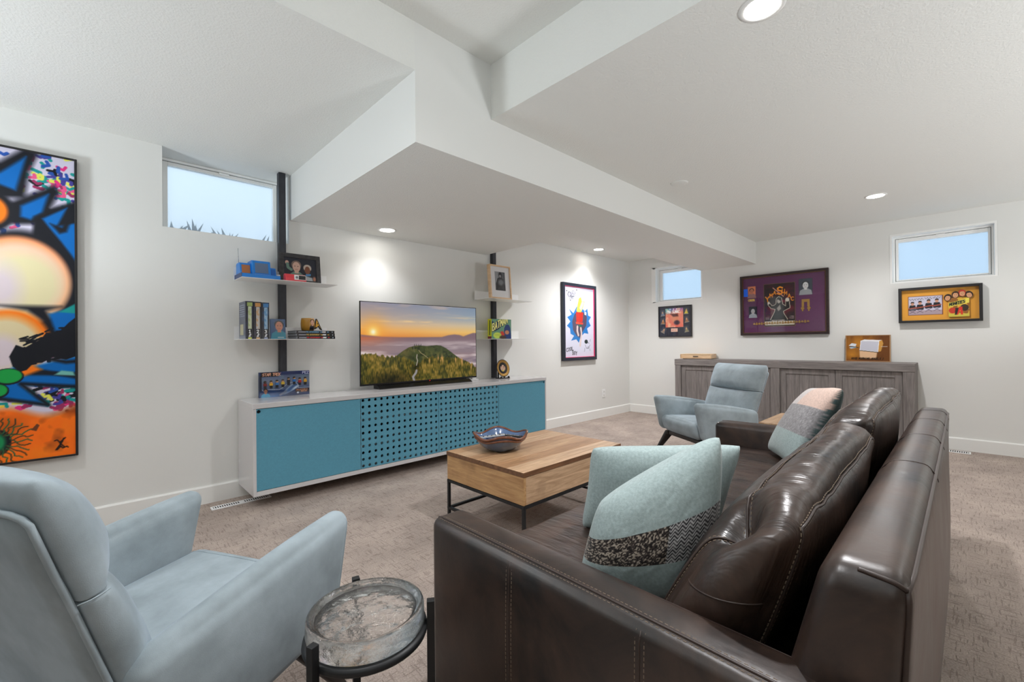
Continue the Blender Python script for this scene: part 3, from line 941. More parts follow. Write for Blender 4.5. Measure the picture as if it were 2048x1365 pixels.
# ------------------------------------------------------------------ sideboard at the far wall
SX, SY0, SY1, SZ = 6.03, .345, 2.885, .897
t = thing('sideboard', 'long low weathered grey wood sideboard against the far wall', 'sideboard', (6.24, 1.6, 0))
box('top', (SX, SY0, SZ - .085), (XW - .018, SY1, SZ), GREYOAK_Y, t, .003)
for y0, y1 in ((SY0 + .004, SY0 + .096), (SY1 - .088, SY1 - .004), (1.562, 1.66)):
    box('stile', (SX + .003, y0, .0), (XW - .02, y1, SZ - .0855), GREYOAK, t, .003)
box('bottom_rail', (SX + .004, SY0 + .096, .03), (XW - .02, SY1 - .088, .11), GREYOAK_Y, t, .003)
box('back_panel', (XW - .04, SY0 + .1, .11), (XW - .022, SY1 - .09, SZ - .086), GREYOAK, t)
for y0, y1 in ((.443, 1.0115), (1.0135, 1.561), (1.661, 2.228), (2.230, 2.796)):
    z0, z1 = .112, SZ - .089
    d = boxes('door', frame_boxes(y0 + .001, y1 - .001, z0, z1, .06, lambda p, q, r, s: ((SX + .022, p, r), (SX + .044, q, s))), GREYOAK, t, .002)
    pan = sub(d)
    nb = 3
    for k in range(nb):
        a = y0 + .061 + (y1 - y0 - .122) * k / nb; b_ = y0 + .061 + (y1 - y0 - .122) * (k + 1) / nb
        box('panel', (SX + .030, a + .001, z0 + .061), (SX + .038, b_ - .001, z1 - .061), GREYOAK, d, .001)
# ------------------------------------------------------------------ velvet armchairs
def soft(name, corners, r, m, parent, puff=(0, 0, 0), n=(8, 8, 8), fn=None):
    h = Hexa(corners, r, puff, fn)
    o = link(name, h.mesh(n), m, parent, smooth=True)
    o['_h'] = 0
    del o['_h']
    return o, h

def make_armchair(label):
    t = thing('armchair', label, 'armchair', local=True, group='velvet armchairs')
    def c8(xf0, xr0, xf1, xr1, z0, z1, w0, w1, zf=0.0):
        """corners from front/rear x at the bottom and the top"""
        return [(xr0, -w0, z0), (xr1, -w1, z1), (xr0, w0, z0), (xr1, w1, z1), (xf0, -w0, z0 + zf), (xf1, -w1, z1 + zf), (xf0, w0, z0 + zf), (xf1, w1, z1 + zf)]
    # seat, slightly higher at the front
    seat, hs = soft('seat', [(-.62, -.285, .235), (-.60, -.285, .375), (-.62, .285, .235), (-.60, .285, .375),
                             (-.055, -.285, .255), (-.02, -.285, .415), (-.055, .285, .255), (-.02, .285, .415)], .055, VELVET, t, (0.015, 0, 0.018))
    tubes('seat_seam', [hs.line([(.80, -.97, 1), (.80, .97, 1)], 20)], .0022, VELVET, t, 5)
    # back: flat piped rear, front swelling towards the middle, a crease under the headrest
    LV = [(-.576, .30, -.530, .30, .10, .315), (-.610, .40, -.562, .41, .10, .325), (-.643, .50, -.592, .515, .095, .335), (-.676, .60, -.627, .612, .092, .342),
          (-.694, .655, -.650, .665, .082, .345), (-.701, .676, -.659, .686, .060, .345),
          (-.7045, .686, -.6615, .696, .060, .345), (-.710, .702, -.664, .711, .088, .346), (-.731, .76, -.678, .757, .112, .347), (-.752, .825, -.698, .815, .108, .348),
          (-.763, .858, -.712, .868, .085, .347), (-.768, .880, -.725, .898, .058, .344), (-.768, .902, -.738, .914, .034, .338), (-.765, .916, -.752, .922, .010, .328)]
    def loft(name, lv, fine):
        L = []
        for (p, q) in zip(lv, lv[1:]):
            for k in range(fine): L.append([p[i] + (q[i] - p[i]) * k / fine for i in range(6)])
        L.append(list(lv[-1]))
        ns = 27
        V, F = [], []
        for ur, zr, uf, zf, bl, w in L:
            for k in range(ns):
                s = -1 + 2 * k / (ns - 1); s = math.copysign(abs(s) ** .8, s)
                V.append((uf + bl * (1 - abs(s) ** 3.2), w * s, zf))
            for k in range(ns):
                s = 1 - 2 * k / (ns - 1)
                V.append((ur + .006 * abs(s) ** 6, w * .99 * s, zr))
        m = 2 * ns
        for i in range(len(L) - 1):
            for k in range(m):
                k2 = (k + 1) % m
                F.append((i * m + k, i * m + k2, (i + 1) * m + k2, (i + 1) * m + k))
        for base, rev in ((0, True), ((len(L) - 1) * m, False)):
            for k in range(ns - 1):
                q = (base + k, base + k + 1, base + m - 2 - k, base + m - 1 - k)
                F.append(q[::-1] if rev else q)
        me = me_from(V, F); bm = bmesh.new(); bm.from_mesh(me)
        o = link(name, bm_me(bm), VELVET, t, smooth=True)
        sd = o.modifiers.new('s', 'SUBSURF'); sd.levels = sd.render_levels = 1
        return o
    loft('backrest', LV[:6], 2)
    loft('headrest', LV[5:], 2)
    def rear(z): return float(np.interp(z, [l[1] for l in LV], [l[0] for l in LV]))
    pn = me_from([(rear(z) - .004 - .004 * (1 - abs(s) ** 4), .318 * s * (.93 + .07 * (z - .30) / .55), z) for z in np.linspace(.305, .855, 9) for s in np.linspace(-1, 1, 11)],
                 [(i * 11 + j, i * 11 + j + 1, i * 11 + j + 12, i * 11 + j + 11) for i in range(8) for j in range(10)])
    o = link('back_panel', pn, VELVET, t, smooth=True)
    sm = o.modifiers.new('thick', 'SOLIDIFY'); sm.thickness = .006; sm.offset = 0
    we = lambda z: .330 * (.93 + .07 * (z - .30) / .55)
    zz = np.linspace(.30, .845, 12)
    pts = [(rear(z) - .004, -we(z), z) for z in zz] + [(rear(.857) - .005, -.318, .857)] + [(rear(.862) - .006, y, .862) for y in (-.29, -.15, 0, .15, .29)] + [(rear(.857) - .005, .318, .857)] + [(rear(z) - .004, we(z), z) for z in zz[::-1]]
    tubes('piping', [pts], .0062, VELVET, t, 8)
    for s in (-1, 1):
        tubes('side_seam', [[(-.706, s * .343, .680), (-.690, s * .349, .682), (-.672, s * .348, .684), (-.655, s * .343, .686)]], .0016, VELVET, t, 5)
    for s in (-1, 1):
        y0, y1 = (.288, .378) if s > 0 else (-.378, -.288)
        a, ha = soft('arm', [(-.640, y0, .235), (-.625, y0, .512), (-.640, y1, .235), (-.625, y1, .512),
                             (-.065, y0, .262), (.010, y0, .603), (-.065, y1, .262), (.010, y1, .603)], .040, VELVET, t, (.0, .012, .016), (10, 4, 8))
        yo = 1 if s > 0 else -1
        tubes('arm_seam', [ha.line([(.93, yo * .95, -.9), (.93, yo * .95, .93)], 16)], .0022, VELVET, t, 5)
    boxes('frame', [((-.60, -.27, .215), (-.08, -.23, .25)), ((-.60, .23, .215), (-.08, .27, .25)), ((-.14, -.23, .215), (-.09, .23, .25)), ((-.60, -.23, .215), (-.55, .23, .25))], DARKWOOD, t, .004)
    for sx, (xt, xf) in (('f', (-.115, .0)), ('r', (-.575, -.70))):
        for s in (-1, 1):
            a, b_ = .032, .013
            yt, yf = s * .262, s * .345
            w_ = .075 if sx == 'f' else .055
            soft('leg', [(xf - b_, yf - b_, 0), (xt - w_, yt - a * .7, .25), (xf - b_, yf + b_, 0), (xt - w_, yt + a * .7, .25),
                         (xf + b_, yf - b_, 0), (xt + a, yt - a * .7, .25), (xf + b_, yf + b_, 0), (xt + a, yt + a * .7, .25)], .010, DARKWOOD, t, n=(2, 2, 4),
                 fn=lambda v, p: v)
    return t
ch = make_armchair('grey blue velvet armchair in the near corner, seen from behind')
ch.location = (.452, 1.754, 0); ch.rotation_euler = (0, 0, math.radians(27.4))
ch2 = copy_tree(ch)
ch2.location = (4.0, 1.93, 0); ch2.rotation_euler = (0, 0, math.radians(148.5))
ch2['label'] = 'grey blue velvet armchair facing the room in front of the grey sideboard'

# ------------------------------------------------------------------ leather sofa
t = thing('sofa', 'large dark brown leather sofa with two loose back cushions', 'sofa', (1.98, .6, 0))
def wrinkle(amp, f, seed):
    def fn(v, p):
        out = v.copy()
        for i in range(len(v)):
            q = Vector((v[i][0] * f[0] + seed, v[i][1] * f[1], v[i][2] * f[2]))
            out[i][2] += mnoise.noise(q) * amp
        return out
    return fn
ARM = .60
def arm(y_in, x0f, x1f, x0r, x1r):
    return soft('arm', [(x0r, .075, .05), (x0r, .075, ARM), (x0f, 1.187, .05), (x0f, 1.187, ARM),
                        (x1r, .075, .05), (x1r, .075, ARM), (x1f, 1.187, .05), (x1f, 1.187, ARM)], .030, LEATHER, t, (.008, .0, .007), (5, 20, 12))
armn, hn = arm(0, .778, .905, .757, .892)
armf, hf = arm(0, 3.055, 3.185, 3.055, 3.185)
soft('base', hexa_box(.89, 3.07, .12, 1.135, .07, .315), .02, LEATHER, t)
for x in (.84, 3.11):
    for y in (.15, 1.08):
        prism('leg', [(x - .03, y - .03), (x + .03, y - .03), (x + .03, y + .03), (x - .03, y + .03)], 'z', 0, .075, DARKWOOD, t, .004)
for a, b_ in ((.898, 1.975), (1.978, 3.058)):
    soft('seat_cushion', [(a, .30, .31), (a, .30, .462), (a, 1.165, .31), (a, 1.165, .462), (b_, .30, .31), (b_, .30, .462), (b_, 1.165, .31), (b_, 1.165, .462)],
         .045, LEATHER_C, t, (.0, .01, .022), (18, 16, 4), wrinkle(.008, (7, 3.5, 1), a))
bk, hk = soft('back', [(.845, .085, .06), (.842, .052, .80), (.845, .345, .06), (.842, .165, .80),
                       (3.12, .085, .06), (3.12, .052, .80), (3.12, .345, .06), (3.12, .165, .80)], .045, LEATHER, t, (.012, .03, .012), (26, 6, 14))
def dent(v, p):
    out = wrinkle(.011, (16, 3, 3), 3.3)(v, p)
    d = np.exp(-((v[:, 0] - .985) ** 2 / .0036 + (v[:, 1] - .345) ** 2 / .0022 + (v[:, 2] - .815) ** 2 / .006))
    out[:, 2] -= d * .085; out[:, 1] -= d * .016; out[:, 0] += d * .03
    d2 = np.exp(-((v[:, 0] - 1.03) ** 2 / .003 + (v[:, 1] - .27) ** 2 / .003 + (v[:, 2] - .85) ** 2 / .006))
    out[:, 2] += d2 * .022
    return out
cu1, h1 = soft('back_cushion', [(.935, .315, .465), (.945, .205, .805), (.935, .535, .465), (.945, .345, .800),
                                (1.965, .315, .465), (1.955, .205, .835), (1.965, .535, .465), (1.955, .335, .862)], .050, LEATHER_C, t, (.045, .055, .040), (44, 16, 16), dent)
cu2, h2 = soft('back_cushion', [(1.975, .315, .465), (1.990, .215, .885), (1.975, .535, .465), (1.990, .345, .878),
                                (3.035, .315, .465), (2.99, .215, .895), (3.035, .535, .465), (2.99, .335, .892)], .050, LEATHER_C, t, (.03, .055, .030), (44, 16, 16), wrinkle(.012, (18, 3, 3), 8.1))
# seams: a raised welt between two rows of stitches
def seam(h, pts, n=30, off=.006, axis=1, r=.0032, parent=None, nm='seam'):
    c = h.line(pts, n)
    tubes(nm, [c], r, PIPING, parent or t, 6)
    st = []
    for s in (-1, 1):
        q = [[list(p) for p in pts]][0]
        q = [tuple(v + (s * off / h.E[axis] if i == axis else 0) for i, v in enumerate(p)) for p in q]
        l = h.line(q, n)
        st += dashes(l, .011, .0065)
    V, F = [], []
    for a, b_ in st:
        v, f = tube_geo([a, b_], .0010, 4); o = len(V); V += v; F += [tuple(i + o for i in g) for g in f]
    o = link('stitching', me_from(V, F), THREAD, parent or t); o['kind'] = 'stuff'
K = .93
for h in (h1, h2):
    seam(h, [(-K, K, -.95), (-K, K, K), (K, K, K), (K, K, -.2)], 40, .010, 1)
    seam(h, [(-K, -K, -.95), (-K, -K, K), (K, -K, K), (K, -K, -.2)], 40, .010, 1)
tubes('seam', [h1.line([(-1, -.9, .05), (-1, .9, -.02)], 20)], .0022, PIPING, t, 5)
# near arm: one seam along the outer top edge, two upright seams on the outer side, one on the inner edge
seam(hn, [(-.60, -.97, 1), (-.60, .985, 1)], 40, .008, 0)
for yy in (.33, -.34):
    seam(hn, [(-1, yy, .97), (-1, yy, -.98)], 24, .010, 1, .0018)
seam(hf, [(.60, -.9, 1), (.60, .97, 1)], 20, .008, 0)
tubes('seam', [hn.line([(.90, -.95, .995), (.90, .97, .995)], 30)], .0018, PIPING, t, 5)
# outer back: welt along the top rear edge and the cross seams on the back roll
tubes('seam', [hk.line([(-.985, -.93, -.95), (-.985, -.93, .95), (.985, -.93, .95)], 40)], .0050, PIPING, t, 6)
tubes('seam', [hk.line([(-.985, -.9, .955), (-.985, .15, .985)], 20)], .0040, PIPING, t, 6)
for xx in (-.30, .13, .52, .84):
    tubes('seam', [hk.line([(xx, -.96, .9), (xx, -.9, 1), (xx, .85, 1), (xx, 1, .6)], 14)], .0018, PIPING, t, 5)

# ------------------------------------------------------------------ throw pillows
def pillow(name, label, TL, TR, BR, BL, T, colfn, flip=1, n=70, pinch=.05, rnd=.06, group='throw pillows on the sofa'):
    TL, TR, BR, BL = (np.array(v, float) for v in (TL, TR, BR, BL))
    nrm = np.cross(TR - TL, TL - BL) + np.cross(BR - BL, TR - BR); nrm = nrm / np.linalg.norm(nrm) * flip
    s = np.linspace(-1, 1, n); Sg, Tg = np.meshgrid(s, s)
    def surf(sign):
        inset_s = Sg * (1 - pinch * (1 - Tg ** 2) * np.abs(Sg) ** 3)
        inset_t = Tg * (1 - pinch * (1 - Sg ** 2) * np.abs(Tg) ** 3)
        cr = 1 - rnd * (np.abs(Sg) * np.abs(Tg)) ** 5
        inset_s = inset_s * cr; inset_t = inset_t * cr
        a = ((inset_s + 1) / 2)[..., None]; b_ = ((inset_t + 1) / 2)[..., None]
        P = (BL * (1 - a) + BR * a) * (1 - b_) + (TL * (1 - a) + TR * a) * b_
        h = T * (np.clip((1 - Sg ** 2) * (1 - Tg ** 2), 0, 1)) ** .42
        h = h * (1 + .10 * (fbm(Sg * 2.3 + 9, Tg * 2.3 + 4, 5 + sign) - .5))
        return P + nrm * (h * sign * (1.0 if sign > 0 else 1.25))[..., None]
    V, Q, C = [], [], []
    for k, sign in enumerate((1, -1)):
        P = surf(sign).reshape(-1, 3)
        i = np.arange(n * n).reshape(n, n) + k * n * n
        q = np.stack([i[:-1, :-1], i[:-1, 1:], i[1:, 1:], i[1:, :-1]], -1).reshape(-1, 4)
        V.append(P); Q.append(q if (sign * flip) > 0 else q[:, ::-1])
        C.append(colfn((Sg + 1) / 2, (Tg + 1) / 2, k).reshape(-1, 3))
    me = grid_mesh(np.concatenate(V), np.concatenate(Q), np.concatenate(C))
    bm = bmesh.new(); bm.from_mesh(me); bmesh.ops.remove_doubles(bm, verts=bm.verts, dist=2e-5); bm.to_mesh(me); bm.free()
    th = thing(name, label, 'pillow', tuple((BL + BR) / 2), group=group)
    link('cover', me, WOOL, th, smooth=True)
    e = lambda a, b_: [tuple(a * (1 - x) + b_ * x) for x in np.linspace(0, 1, 3)]
    return th, surf
WOOL = mat('felted wool', attr=True, rough=0.95, spec=0.1, sheen=0.3, vary=(130, 0.16, (1, 1, 1), 3), bump=(380, 0.3, 0.002))
TEALW = np.array((163, 179, 179)) / 255.
def full(s, c): return np.ones(s.shape + (3,)) * c
def pat_tweed(s, t):
    c = full(s, np.array((78, 70, 66)) / 255.)
    n = vnoise(s * 105, t * 105, 3)[..., None]
    return np.where(n > .66, np.array((176, 164, 150)) / 255., np.where(n < .4, np.array((44, 40, 40)) / 255., c))
def pat_herring(s, t, lo=(52, 50, 54), hi=(186, 184, 184)):
    z = ((s * 38) % 2); z = np.abs(z - 1)
    k = ((t * 46 + z * 1.2) % 1)[..., None]
    return np.where(k > .5, np.array(hi) / 255., np.array(lo) / 255.)
def colA(s, t, side):
    c = full(s, TEALW)
    band = (t > .40) & (t < .64)
    tw = pat_tweed(s, t); he = pat_herring(s, t)
    if side == 0:
        c = np.where((band & (s <= .62))[..., None], tw, c)
        c = np.where((band & (s > .62))[..., None], he, c)
    else:
        c = np.where((band)[..., None], pat_herring(s, t, (96, 96, 102), (216, 216, 216)), c)
    return c
def colB(s, t, side): return full(s, TEALW * .99)
def colC(s, t, side):
    if side == 1: return full(s, np.array((92, 112, 112)) / 255.)
    c = full(s, TEALW * .98)
    c = np.where(((t > .36) & (t < .70))[..., None], np.array((148, 146, 148)) / 255. * (0.85 + .3 * vnoise(s * 90, t * 90, 2))[..., None], c)
    c = np.where((t >= .70)[..., None], np.array((214, 188, 176)) / 255., c)
    c = np.where(((t >= .70) & (s < .45))[..., None], np.array((206, 198, 196)) / 255., c)
    return c
pillow('throw_pillow', 'pale teal wool pillow with a dark tweed and herringbone band, nearest to the arm', (1.035, .725, .700), (1.235, .455, .907), (1.17, .47, .44), (1.035, .80, .435), .125, colA, n=220, pinch=-.02, rnd=.06)
pillow('throw_pillow', 'plain pale teal wool pillow behind the tweed-banded one', (1.30, .945, .775), (1.665, .540, .787), (1.62, .62, .470), (1.285, .985, .468), .075, colB)
pillow('throw_pillow', 'pillow in blush, grey and teal blocks in the far corner of the sofa', (2.945, .605, .880), (2.60, .40, .925), (2.62, .62, .485), (2.955, .835, .488), .075, colC, n=90)

# ------------------------------------------------------------------ glass drinks table
GC = (.49, 1.03)
t = thing('drinks_table', 'small round side table with a thick cast glass top on black legs', 'side table', (GC[0], GC[1], 0))
def ripple(v, r, z, a):
    if .0 < r < .120:
        k = .0020 if z > 0 else .0030
        v.z += k * mnoise.noise(Vector((v.x * 48, v.y * 48, z * 40)))
    return v
prof = [(0, .0)] + [(r, .0) for r in np.linspace(.01, .128, 14)] + [(.135, .002), (.138, .007), (.139, .020), (.1385, .034), (.138, .046), (.136, .0505), (.131, .052), (.125, .0505), (.1215, .046), (.119, .0425)] + [(r, .0415) for r in np.linspace(.112, .01, 13)] + [(0, .0415)]
lathe('glass_top', prof, (GC[0], GC[1], .4525), GLASS, t, 72, ripple, cap=False)
ring = [(.118, .436), (.1445, .436), (.1465, .441), (.1445, .4515), (.118, .4515), (.118, .436)]
lathe('tray_ring', ring, (GC[0], GC[1], 0), BLACKM, t, 56, cap=False)
for ang in (-161.5, -34, 75):
    a = math.radians(ang)
    c, s = math.cos(a), math.sin(a)
    M = Matrix.Rotation(a, 4, 'Z')
    bm = bmesh.new(); add_box(bm, (-.0095, -.0095, 0), (.0095, .0095, .5035), .0012)
    bmesh.ops.transform(bm, matrix=Matrix.Translation((GC[0] + c * .1545, GC[1] + s * .1545, 0)) @ M, verts=bm.verts)
    link('leg', bm_me(bm), BLACKM, t)
bm = bmesh.new()
for ang in (-161.5, -34, 75):
    M = Matrix.Translation((GC[0], GC[1], .09)) @ Matrix.Rotation(math.radians(ang), 4, 'Z')
    r = bmesh.ops.create_cube(bm, size=1, matrix=M @ Matrix.Translation((.073, 0, 0)) @ Matrix.Diagonal((.146, .012, .012, 1)))
link('stretcher', bm_me(bm), BLACKM, t)

# ------------------------------------------------------------------ bowl with remote controls on the coffee table
BC = (1.945, 2.125)
t = thing('bowl', 'square wavy blue glazed bowl with a brown rope rim', 'bowl', (BC[0], BC[1], TZ))
BLUEG = mat('blue grey ceramic glaze', (86, 112, 150), 0.15, vary=(12, .35, (1, 1, 2.5), 4), coat=0.6)
BROWNG = mat('brown ceramic glaze', (112, 64, 42), 0.22, vary=(25, .3, (1, 1, 1), 3), coat=0.4)
def sq(a, r, pw=.62):
    """rounded square radius; corners at 145 + 90k degrees"""
    b_ = math.radians(a) - math.radians(145)
    c, s = abs(math.cos(b_)), abs(math.sin(b_))
    k = (c ** (1 / pw) + s ** (1 / pw)) ** (-pw)
    return r * k
def bowl_pt(a, r, z, lift):
    w = math.cos(4 * (math.radians(a) - math.radians(145)))
    rr = sq(a, r)
    return Vector((BC[0] + rr * math.cos(math.radians(a)), BC[1] + rr * math.sin(math.radians(a)), TZ + z + lift * w))
out_p = [(.0, .001, 0), (.078, .0, 0), (.094, .006, 0), (.130, .030, .001), (.157, .062, .004), (.171, .090, .010), (.1775, .100, .013)]
in_p = [(.170, .101, .013), (.163, .090, .010), (.147, .062, .004), (.118, .032, 0), (.07, .014, 0), (0, .012, 0)]
V, F = [], []
na = 96
pr_ = out_p + in_p
for k in range(na):
    for r, z, l in pr_: V.append(bowl_pt(360 * k / na, r, z, l))
m_ = len(pr_)
for k in range(na):
    k2 = (k + 1) % na
    for i in range(m_ - 1): F.append((k * m_ + i, k2 * m_ + i, k2 * m_ + i + 1, k * m_ + i + 1))
me = me_from(V, F); bm = bmesh.new(); bm.from_mesh(me); bmesh.ops.remove_doubles(bm, verts=bm.verts, dist=1e-5)
link('body', bm_me(bm), BLUEG, t, smooth=True)
for r, z, l, w in ((.1765, .102, .0135, .0085), (.1695, .082, .009, .0080)):
    tubes('rim', [[bowl_pt(360 * k / na, r, z, l) for k in range(na)]], w, BROWNG, t, 8, True)
def remote(x, y, z, rz, tilt, L_, w, h, m, label, btn):
    t = thing('remote_control', label, 'remote control', (x, y, z), group='remote controls in the bowl')
    M = Matrix.Translation((x, y, z)) @ Matrix.Rotation(math.radians(rz), 4, 'Z') @ Matrix.Rotation(math.radians(tilt), 4, 'Y')
    bm = bmesh.new(); add_box(bm, (-L_ / 2, -w / 2, 0), (L_ / 2, w / 2, h), .004, 3); bmesh.ops.transform(bm, matrix=M, verts=bm.verts)
    link('case', bm_me(bm), m, t)
    bm = bmesh.new()
    for i in range(5):
        for j in range(2):
            add_box(bm, (-L_ * .35 + i * L_ * .16, -w * .28 + j * w * .34, h), (-L_ * .35 + i * L_ * .16 + .008, -w * .28 + j * w * .34 + .007, h + .0015), .001, 1)
    bmesh.ops.transform(bm, matrix=M, verts=bm.verts)
    link('buttons', bm_me(bm), btn, t)
remote(1.955, 2.135, TZ + .066, -12, 3, .20, .046, .014, mat('navy plastic', (44, 62, 96), .3), 'navy remote control lying across the bowl', SOFTBLK)
remote(1.90, 2.16, TZ + .084, -35, -5, .17, .036, .010, mat('silver plastic', (190, 194, 198), .3, metal=.3), 'silver grey remote control on top in the bowl', SOFTBLK)
remote(2.00, 2.09, TZ + .080, -50, 5, .16, .038, .012, SOFTBLK, 'black remote control at the far side of the bowl', GREYP)
# ------------------------------------------------------------------ pictures
def glazing():
    m = bpy.data.materials.new('picture glass'); m.use_nodes = True
    N = m.node_tree.nodes; L = m.node_tree.links; N.clear()
    o = N.new('ShaderNodeOutputMaterial'); mx = N.new('ShaderNodeMixShader'); mx.inputs[0].default_value = 0.035
    t = N.new('ShaderNodeBsdfTransparent'); g = N.new('ShaderNodeBsdfGlossy'); g.inputs['Roughness'].default_value = 0.02
    L.new(t.outputs[0], mx.inputs[1]); L.new(g.outputs[0], mx.inputs[2]); L.new(mx.outputs[0], o.inputs[0])
    return m
GLAZE = glazing()
def xf(o, M):
    o.data.transform(M); o.data.update(); return o
def face_n(x, y, z, tilt=0, yaw=0):
    """frame placed in front of the viewer looking to +y; local x right, y away, z up"""
    return Matrix.Translation((x, y, z)) @ Matrix.Rotation(math.radians(yaw), 4, 'Z') @ Matrix.Rotation(math.radians(-tilt), 4, 'X')
def face_e(x, y, z, tilt=0, yaw=0):
    return Matrix.Translation((x, y, z)) @ Matrix.Rotation(math.radians(-90 + yaw), 4, 'Z') @ Matrix.Rotation(math.radians(-tilt), 4, 'X')
def picture(name, label, cat, M, w, h, depth, fw, fm, cv, recess, glass=True, margin=0.0, lip=None, pm=PRINT, group=None):
    """origin at the lower middle of the front face"""
    t = thing(name, label, cat, tuple(M.translation), group=group)
    fr = [((-w / 2, 0, 0), (-w / 2 + fw, depth, h)), ((w / 2 - fw, 0, 0), (w / 2, depth, h)), ((-w / 2 + fw, 0, 0), (w / 2 - fw, depth, fw)), ((-w / 2 + fw, 0, h - fw), (w / 2 - fw, depth, h))]
    xf(boxes('frame', fr, fm, t, min(.002, fw * .2)), M)
    xf(box('backing', (-w / 2 + fw * .6, recess + .001, fw * .6), (w / 2 - fw * .6, min(depth, recess + .006), h - fw * .6), PAPER, t), M)
    if cv is not None:
        xf(cv.obj('print', (-cv.w / 2, recess, h / 2 - cv.h / 2), (1, 0, 0), (0, 0, 1), pm, t), M)
    if lip:
        q = fw
        e = .006
        fr = [((-w / 2 + q, recess * .3, q), (-w / 2 + q + e, recess, h - q)), ((w / 2 - q - e, recess * .3, q), (w / 2 - q, recess, h - q)),
              ((-w / 2 + q + e, recess * .3, q), (w / 2 - q - e, recess, q + e)), ((-w / 2 + q + e, recess * .3, h - q - e), (w / 2 - q - e, recess, h - q))]
        xf(boxes('lip', fr, lip, t), M)
    if glass:
        g = recess * .4
        xf(link('glass', me_from([(-w / 2 + fw, g, fw), (w / 2 - fw, g, fw), (w / 2 - fw, g, h - fw), (-w / 2 + fw, g, h - fw)], [(0, 1, 2, 3)]), GLAZE, t), M)
    return t

# --- tall graffiti painting on the left wall (only its right third shows)
PW, PH = 1.10, 1.838
px0, pz0 = -1.1485, .4805
iw, ih = PW - .024, PH - .024
cv = Canvas(iw, ih, .0034, (208, 203, 224))
ox, oz = px0 + .012, pz0 + .012
def Q(l): return [(a - ox, b_ - oz) for a, b_ in l]
KB = (22, 24, 32); BL_ = (0, 104, 186); OR = (250, 124, 24); TEL = (24, 150, 146); PK = (226, 52, 128); YE = (226, 228, 96)
rng = random.Random(11)
cols = [PK, TEL, KB, (40, 84, 170), YE, (156, 50, 96), (232, 90, 140), (70, 64, 150), TEL, KB]
def confetti(n, x0, x1, z0, z1):
    for i in range(n):
        x, z = rng.uniform(x0, x1), rng.uniform(z0, z1)
        a = rng.uniform(-.9, .5); L_ = rng.uniform(.018, .034); b2 = a + rng.choice((-1.3, 1.2, 1.6))
        p = [(x, z), (x + L_ * math.cos(a), z + L_ * math.sin(a)), (x + L_ * math.cos(a) + L_ * .8 * math.cos(b2), z + L_ * math.sin(a) + L_ * .8 * math.sin(b2))]
        cv.stroke(Q(p), rng.uniform(.014, .020), rng.choice(cols))
confetti(240, -1.14, -.05, 1.40, 2.32); confetti(120, -1.14, -.05, .75, 1.2); confetti(46, -.25, -.06, 2.05, 2.31); confetti(16, -.20, -.06, .80, .93)
n_ = fbm(cv.X * 5, cv.Y * 5, 3)[..., None]
# orange ground at the foot
m_ = np.clip((.80 - oz + .03 * np.sin(cv.X * 18) - cv.Y) / .05, 0, 1)
cv.put(m_, np.clip(np.array((238, 106, 22)) / 255. * (.62 + .75 * n_), 0, 1))
cv.put(np.clip((fbm(cv.X * 7, cv.Y * 7, 9) - .60) * 6, 0, 1) * m_ * .55, (92, 40, 22))
confetti(16, -.37, -.06, .80, .90)
k1 = [(-.362, 2.221), (-.273, 2.317), (-.211, 2.314), (-.251, 2.183), (-.267, 2.031), (-.362, 2.014), (-.55, 2.02), (-.6, 2.2)]
k2 = [(-.309, 2.007), (-.148, 2.135), (-.125, 2.099), (-.16, 1.997), (-.058, 2.049), (-.059, 1.975), (-.128, 1.852), (-.155, 1.847), (-.223, 1.885), (-.304, 1.87), (-.5, 1.9)]
cv.poly(Q(k1), KB, .03); cv.poly(Q([(-.362, 2.157), (-.26, 2.278), (-.302, 2.068), (-.362, 2.088), (-.52, 2.06), (-.55, 2.17)]), BL_, .02)
cv.poly(Q(k2), KB, .03); cv.poly(Q([(-.282, 1.982), (-.17, 2.077), (-.197, 1.959), (-.244, 1.908), (-.284, 1.919)]), BL_, .02)
cv.poly(Q([(-.23, 1.93), (-.045, 2.06), (-.045, 1.24), (-.28, 1.20)]), KB, .02)
cv.poly(Q([(-.197, 1.923), (-.092, 2.01), (-.136, 1.888), (-.045, 1.925), (-.045, 1.66), (-.117, 1.794), (-.171, 1.879)]), BL_, .015)
cv.poly(Q([(-.165, 1.90), (-.125, 1.845), (-.095, 1.86), (-.06, 1.995), (-.085, 1.97), (-.115, 1.885)]), KB, .018)
for s in (-.62, -.95):   # the same motif goes on to the left
    cv.poly(Q([(a + s, b_) for a, b_ in k1]), KB, .03); cv.poly(Q([(a + s, b_) for a, b_ in k2]), BL_, .03)
cv.ell(-.405 - ox, 1.935 - oz, .10, .12, KB, .02); cv.ell(-.405 - ox, 1.935 - oz, .072, .085, OR, .02)
cv.ell(-.275 - ox, 1.55 - oz, .235, .29, KB, .035)
cv.ell(-.29 - ox, 1.545 - oz, .210, .255, (255, 150, 84), .03); cv.ell(-.285 - ox, 1.54 - oz, .192, .232, (248, 196, 178), .06); cv.ell(-.275 - ox, 1.525 - oz, .165, .195, (226, 216, 172), .09)
cv.ell(-.36 - ox, 1.50 - oz, .075, .13, (214, 200, 206), .08)
cv.poly(Q([(-.365, 1.395), (-.26, 1.37), (-.20, 1.31), (-.165, 1.20), (-.12, 1.22), (-.18, 1.37), (-.12, 1.40)]), KB, .03)
cv.ell(-.33 - ox, 1.185 - oz, .165, .185, OR, .025); cv.ell(-.34 - ox, 1.165 - oz, .140, .165, (222, 206, 164), .05); cv.ell(-.36 - ox, 1.12 - oz, .075, .10, (216, 202, 210), .05)
cv.poly(Q([(-.172, 1.352), (-.045, 1.405), (-.045, 1.26), (-.146, 1.252)]), BL_, .02)
cv.poly(Q([(-.13, 1.365), (-.06, 1.42), (-.05, 1.36)]), TEL, .01)
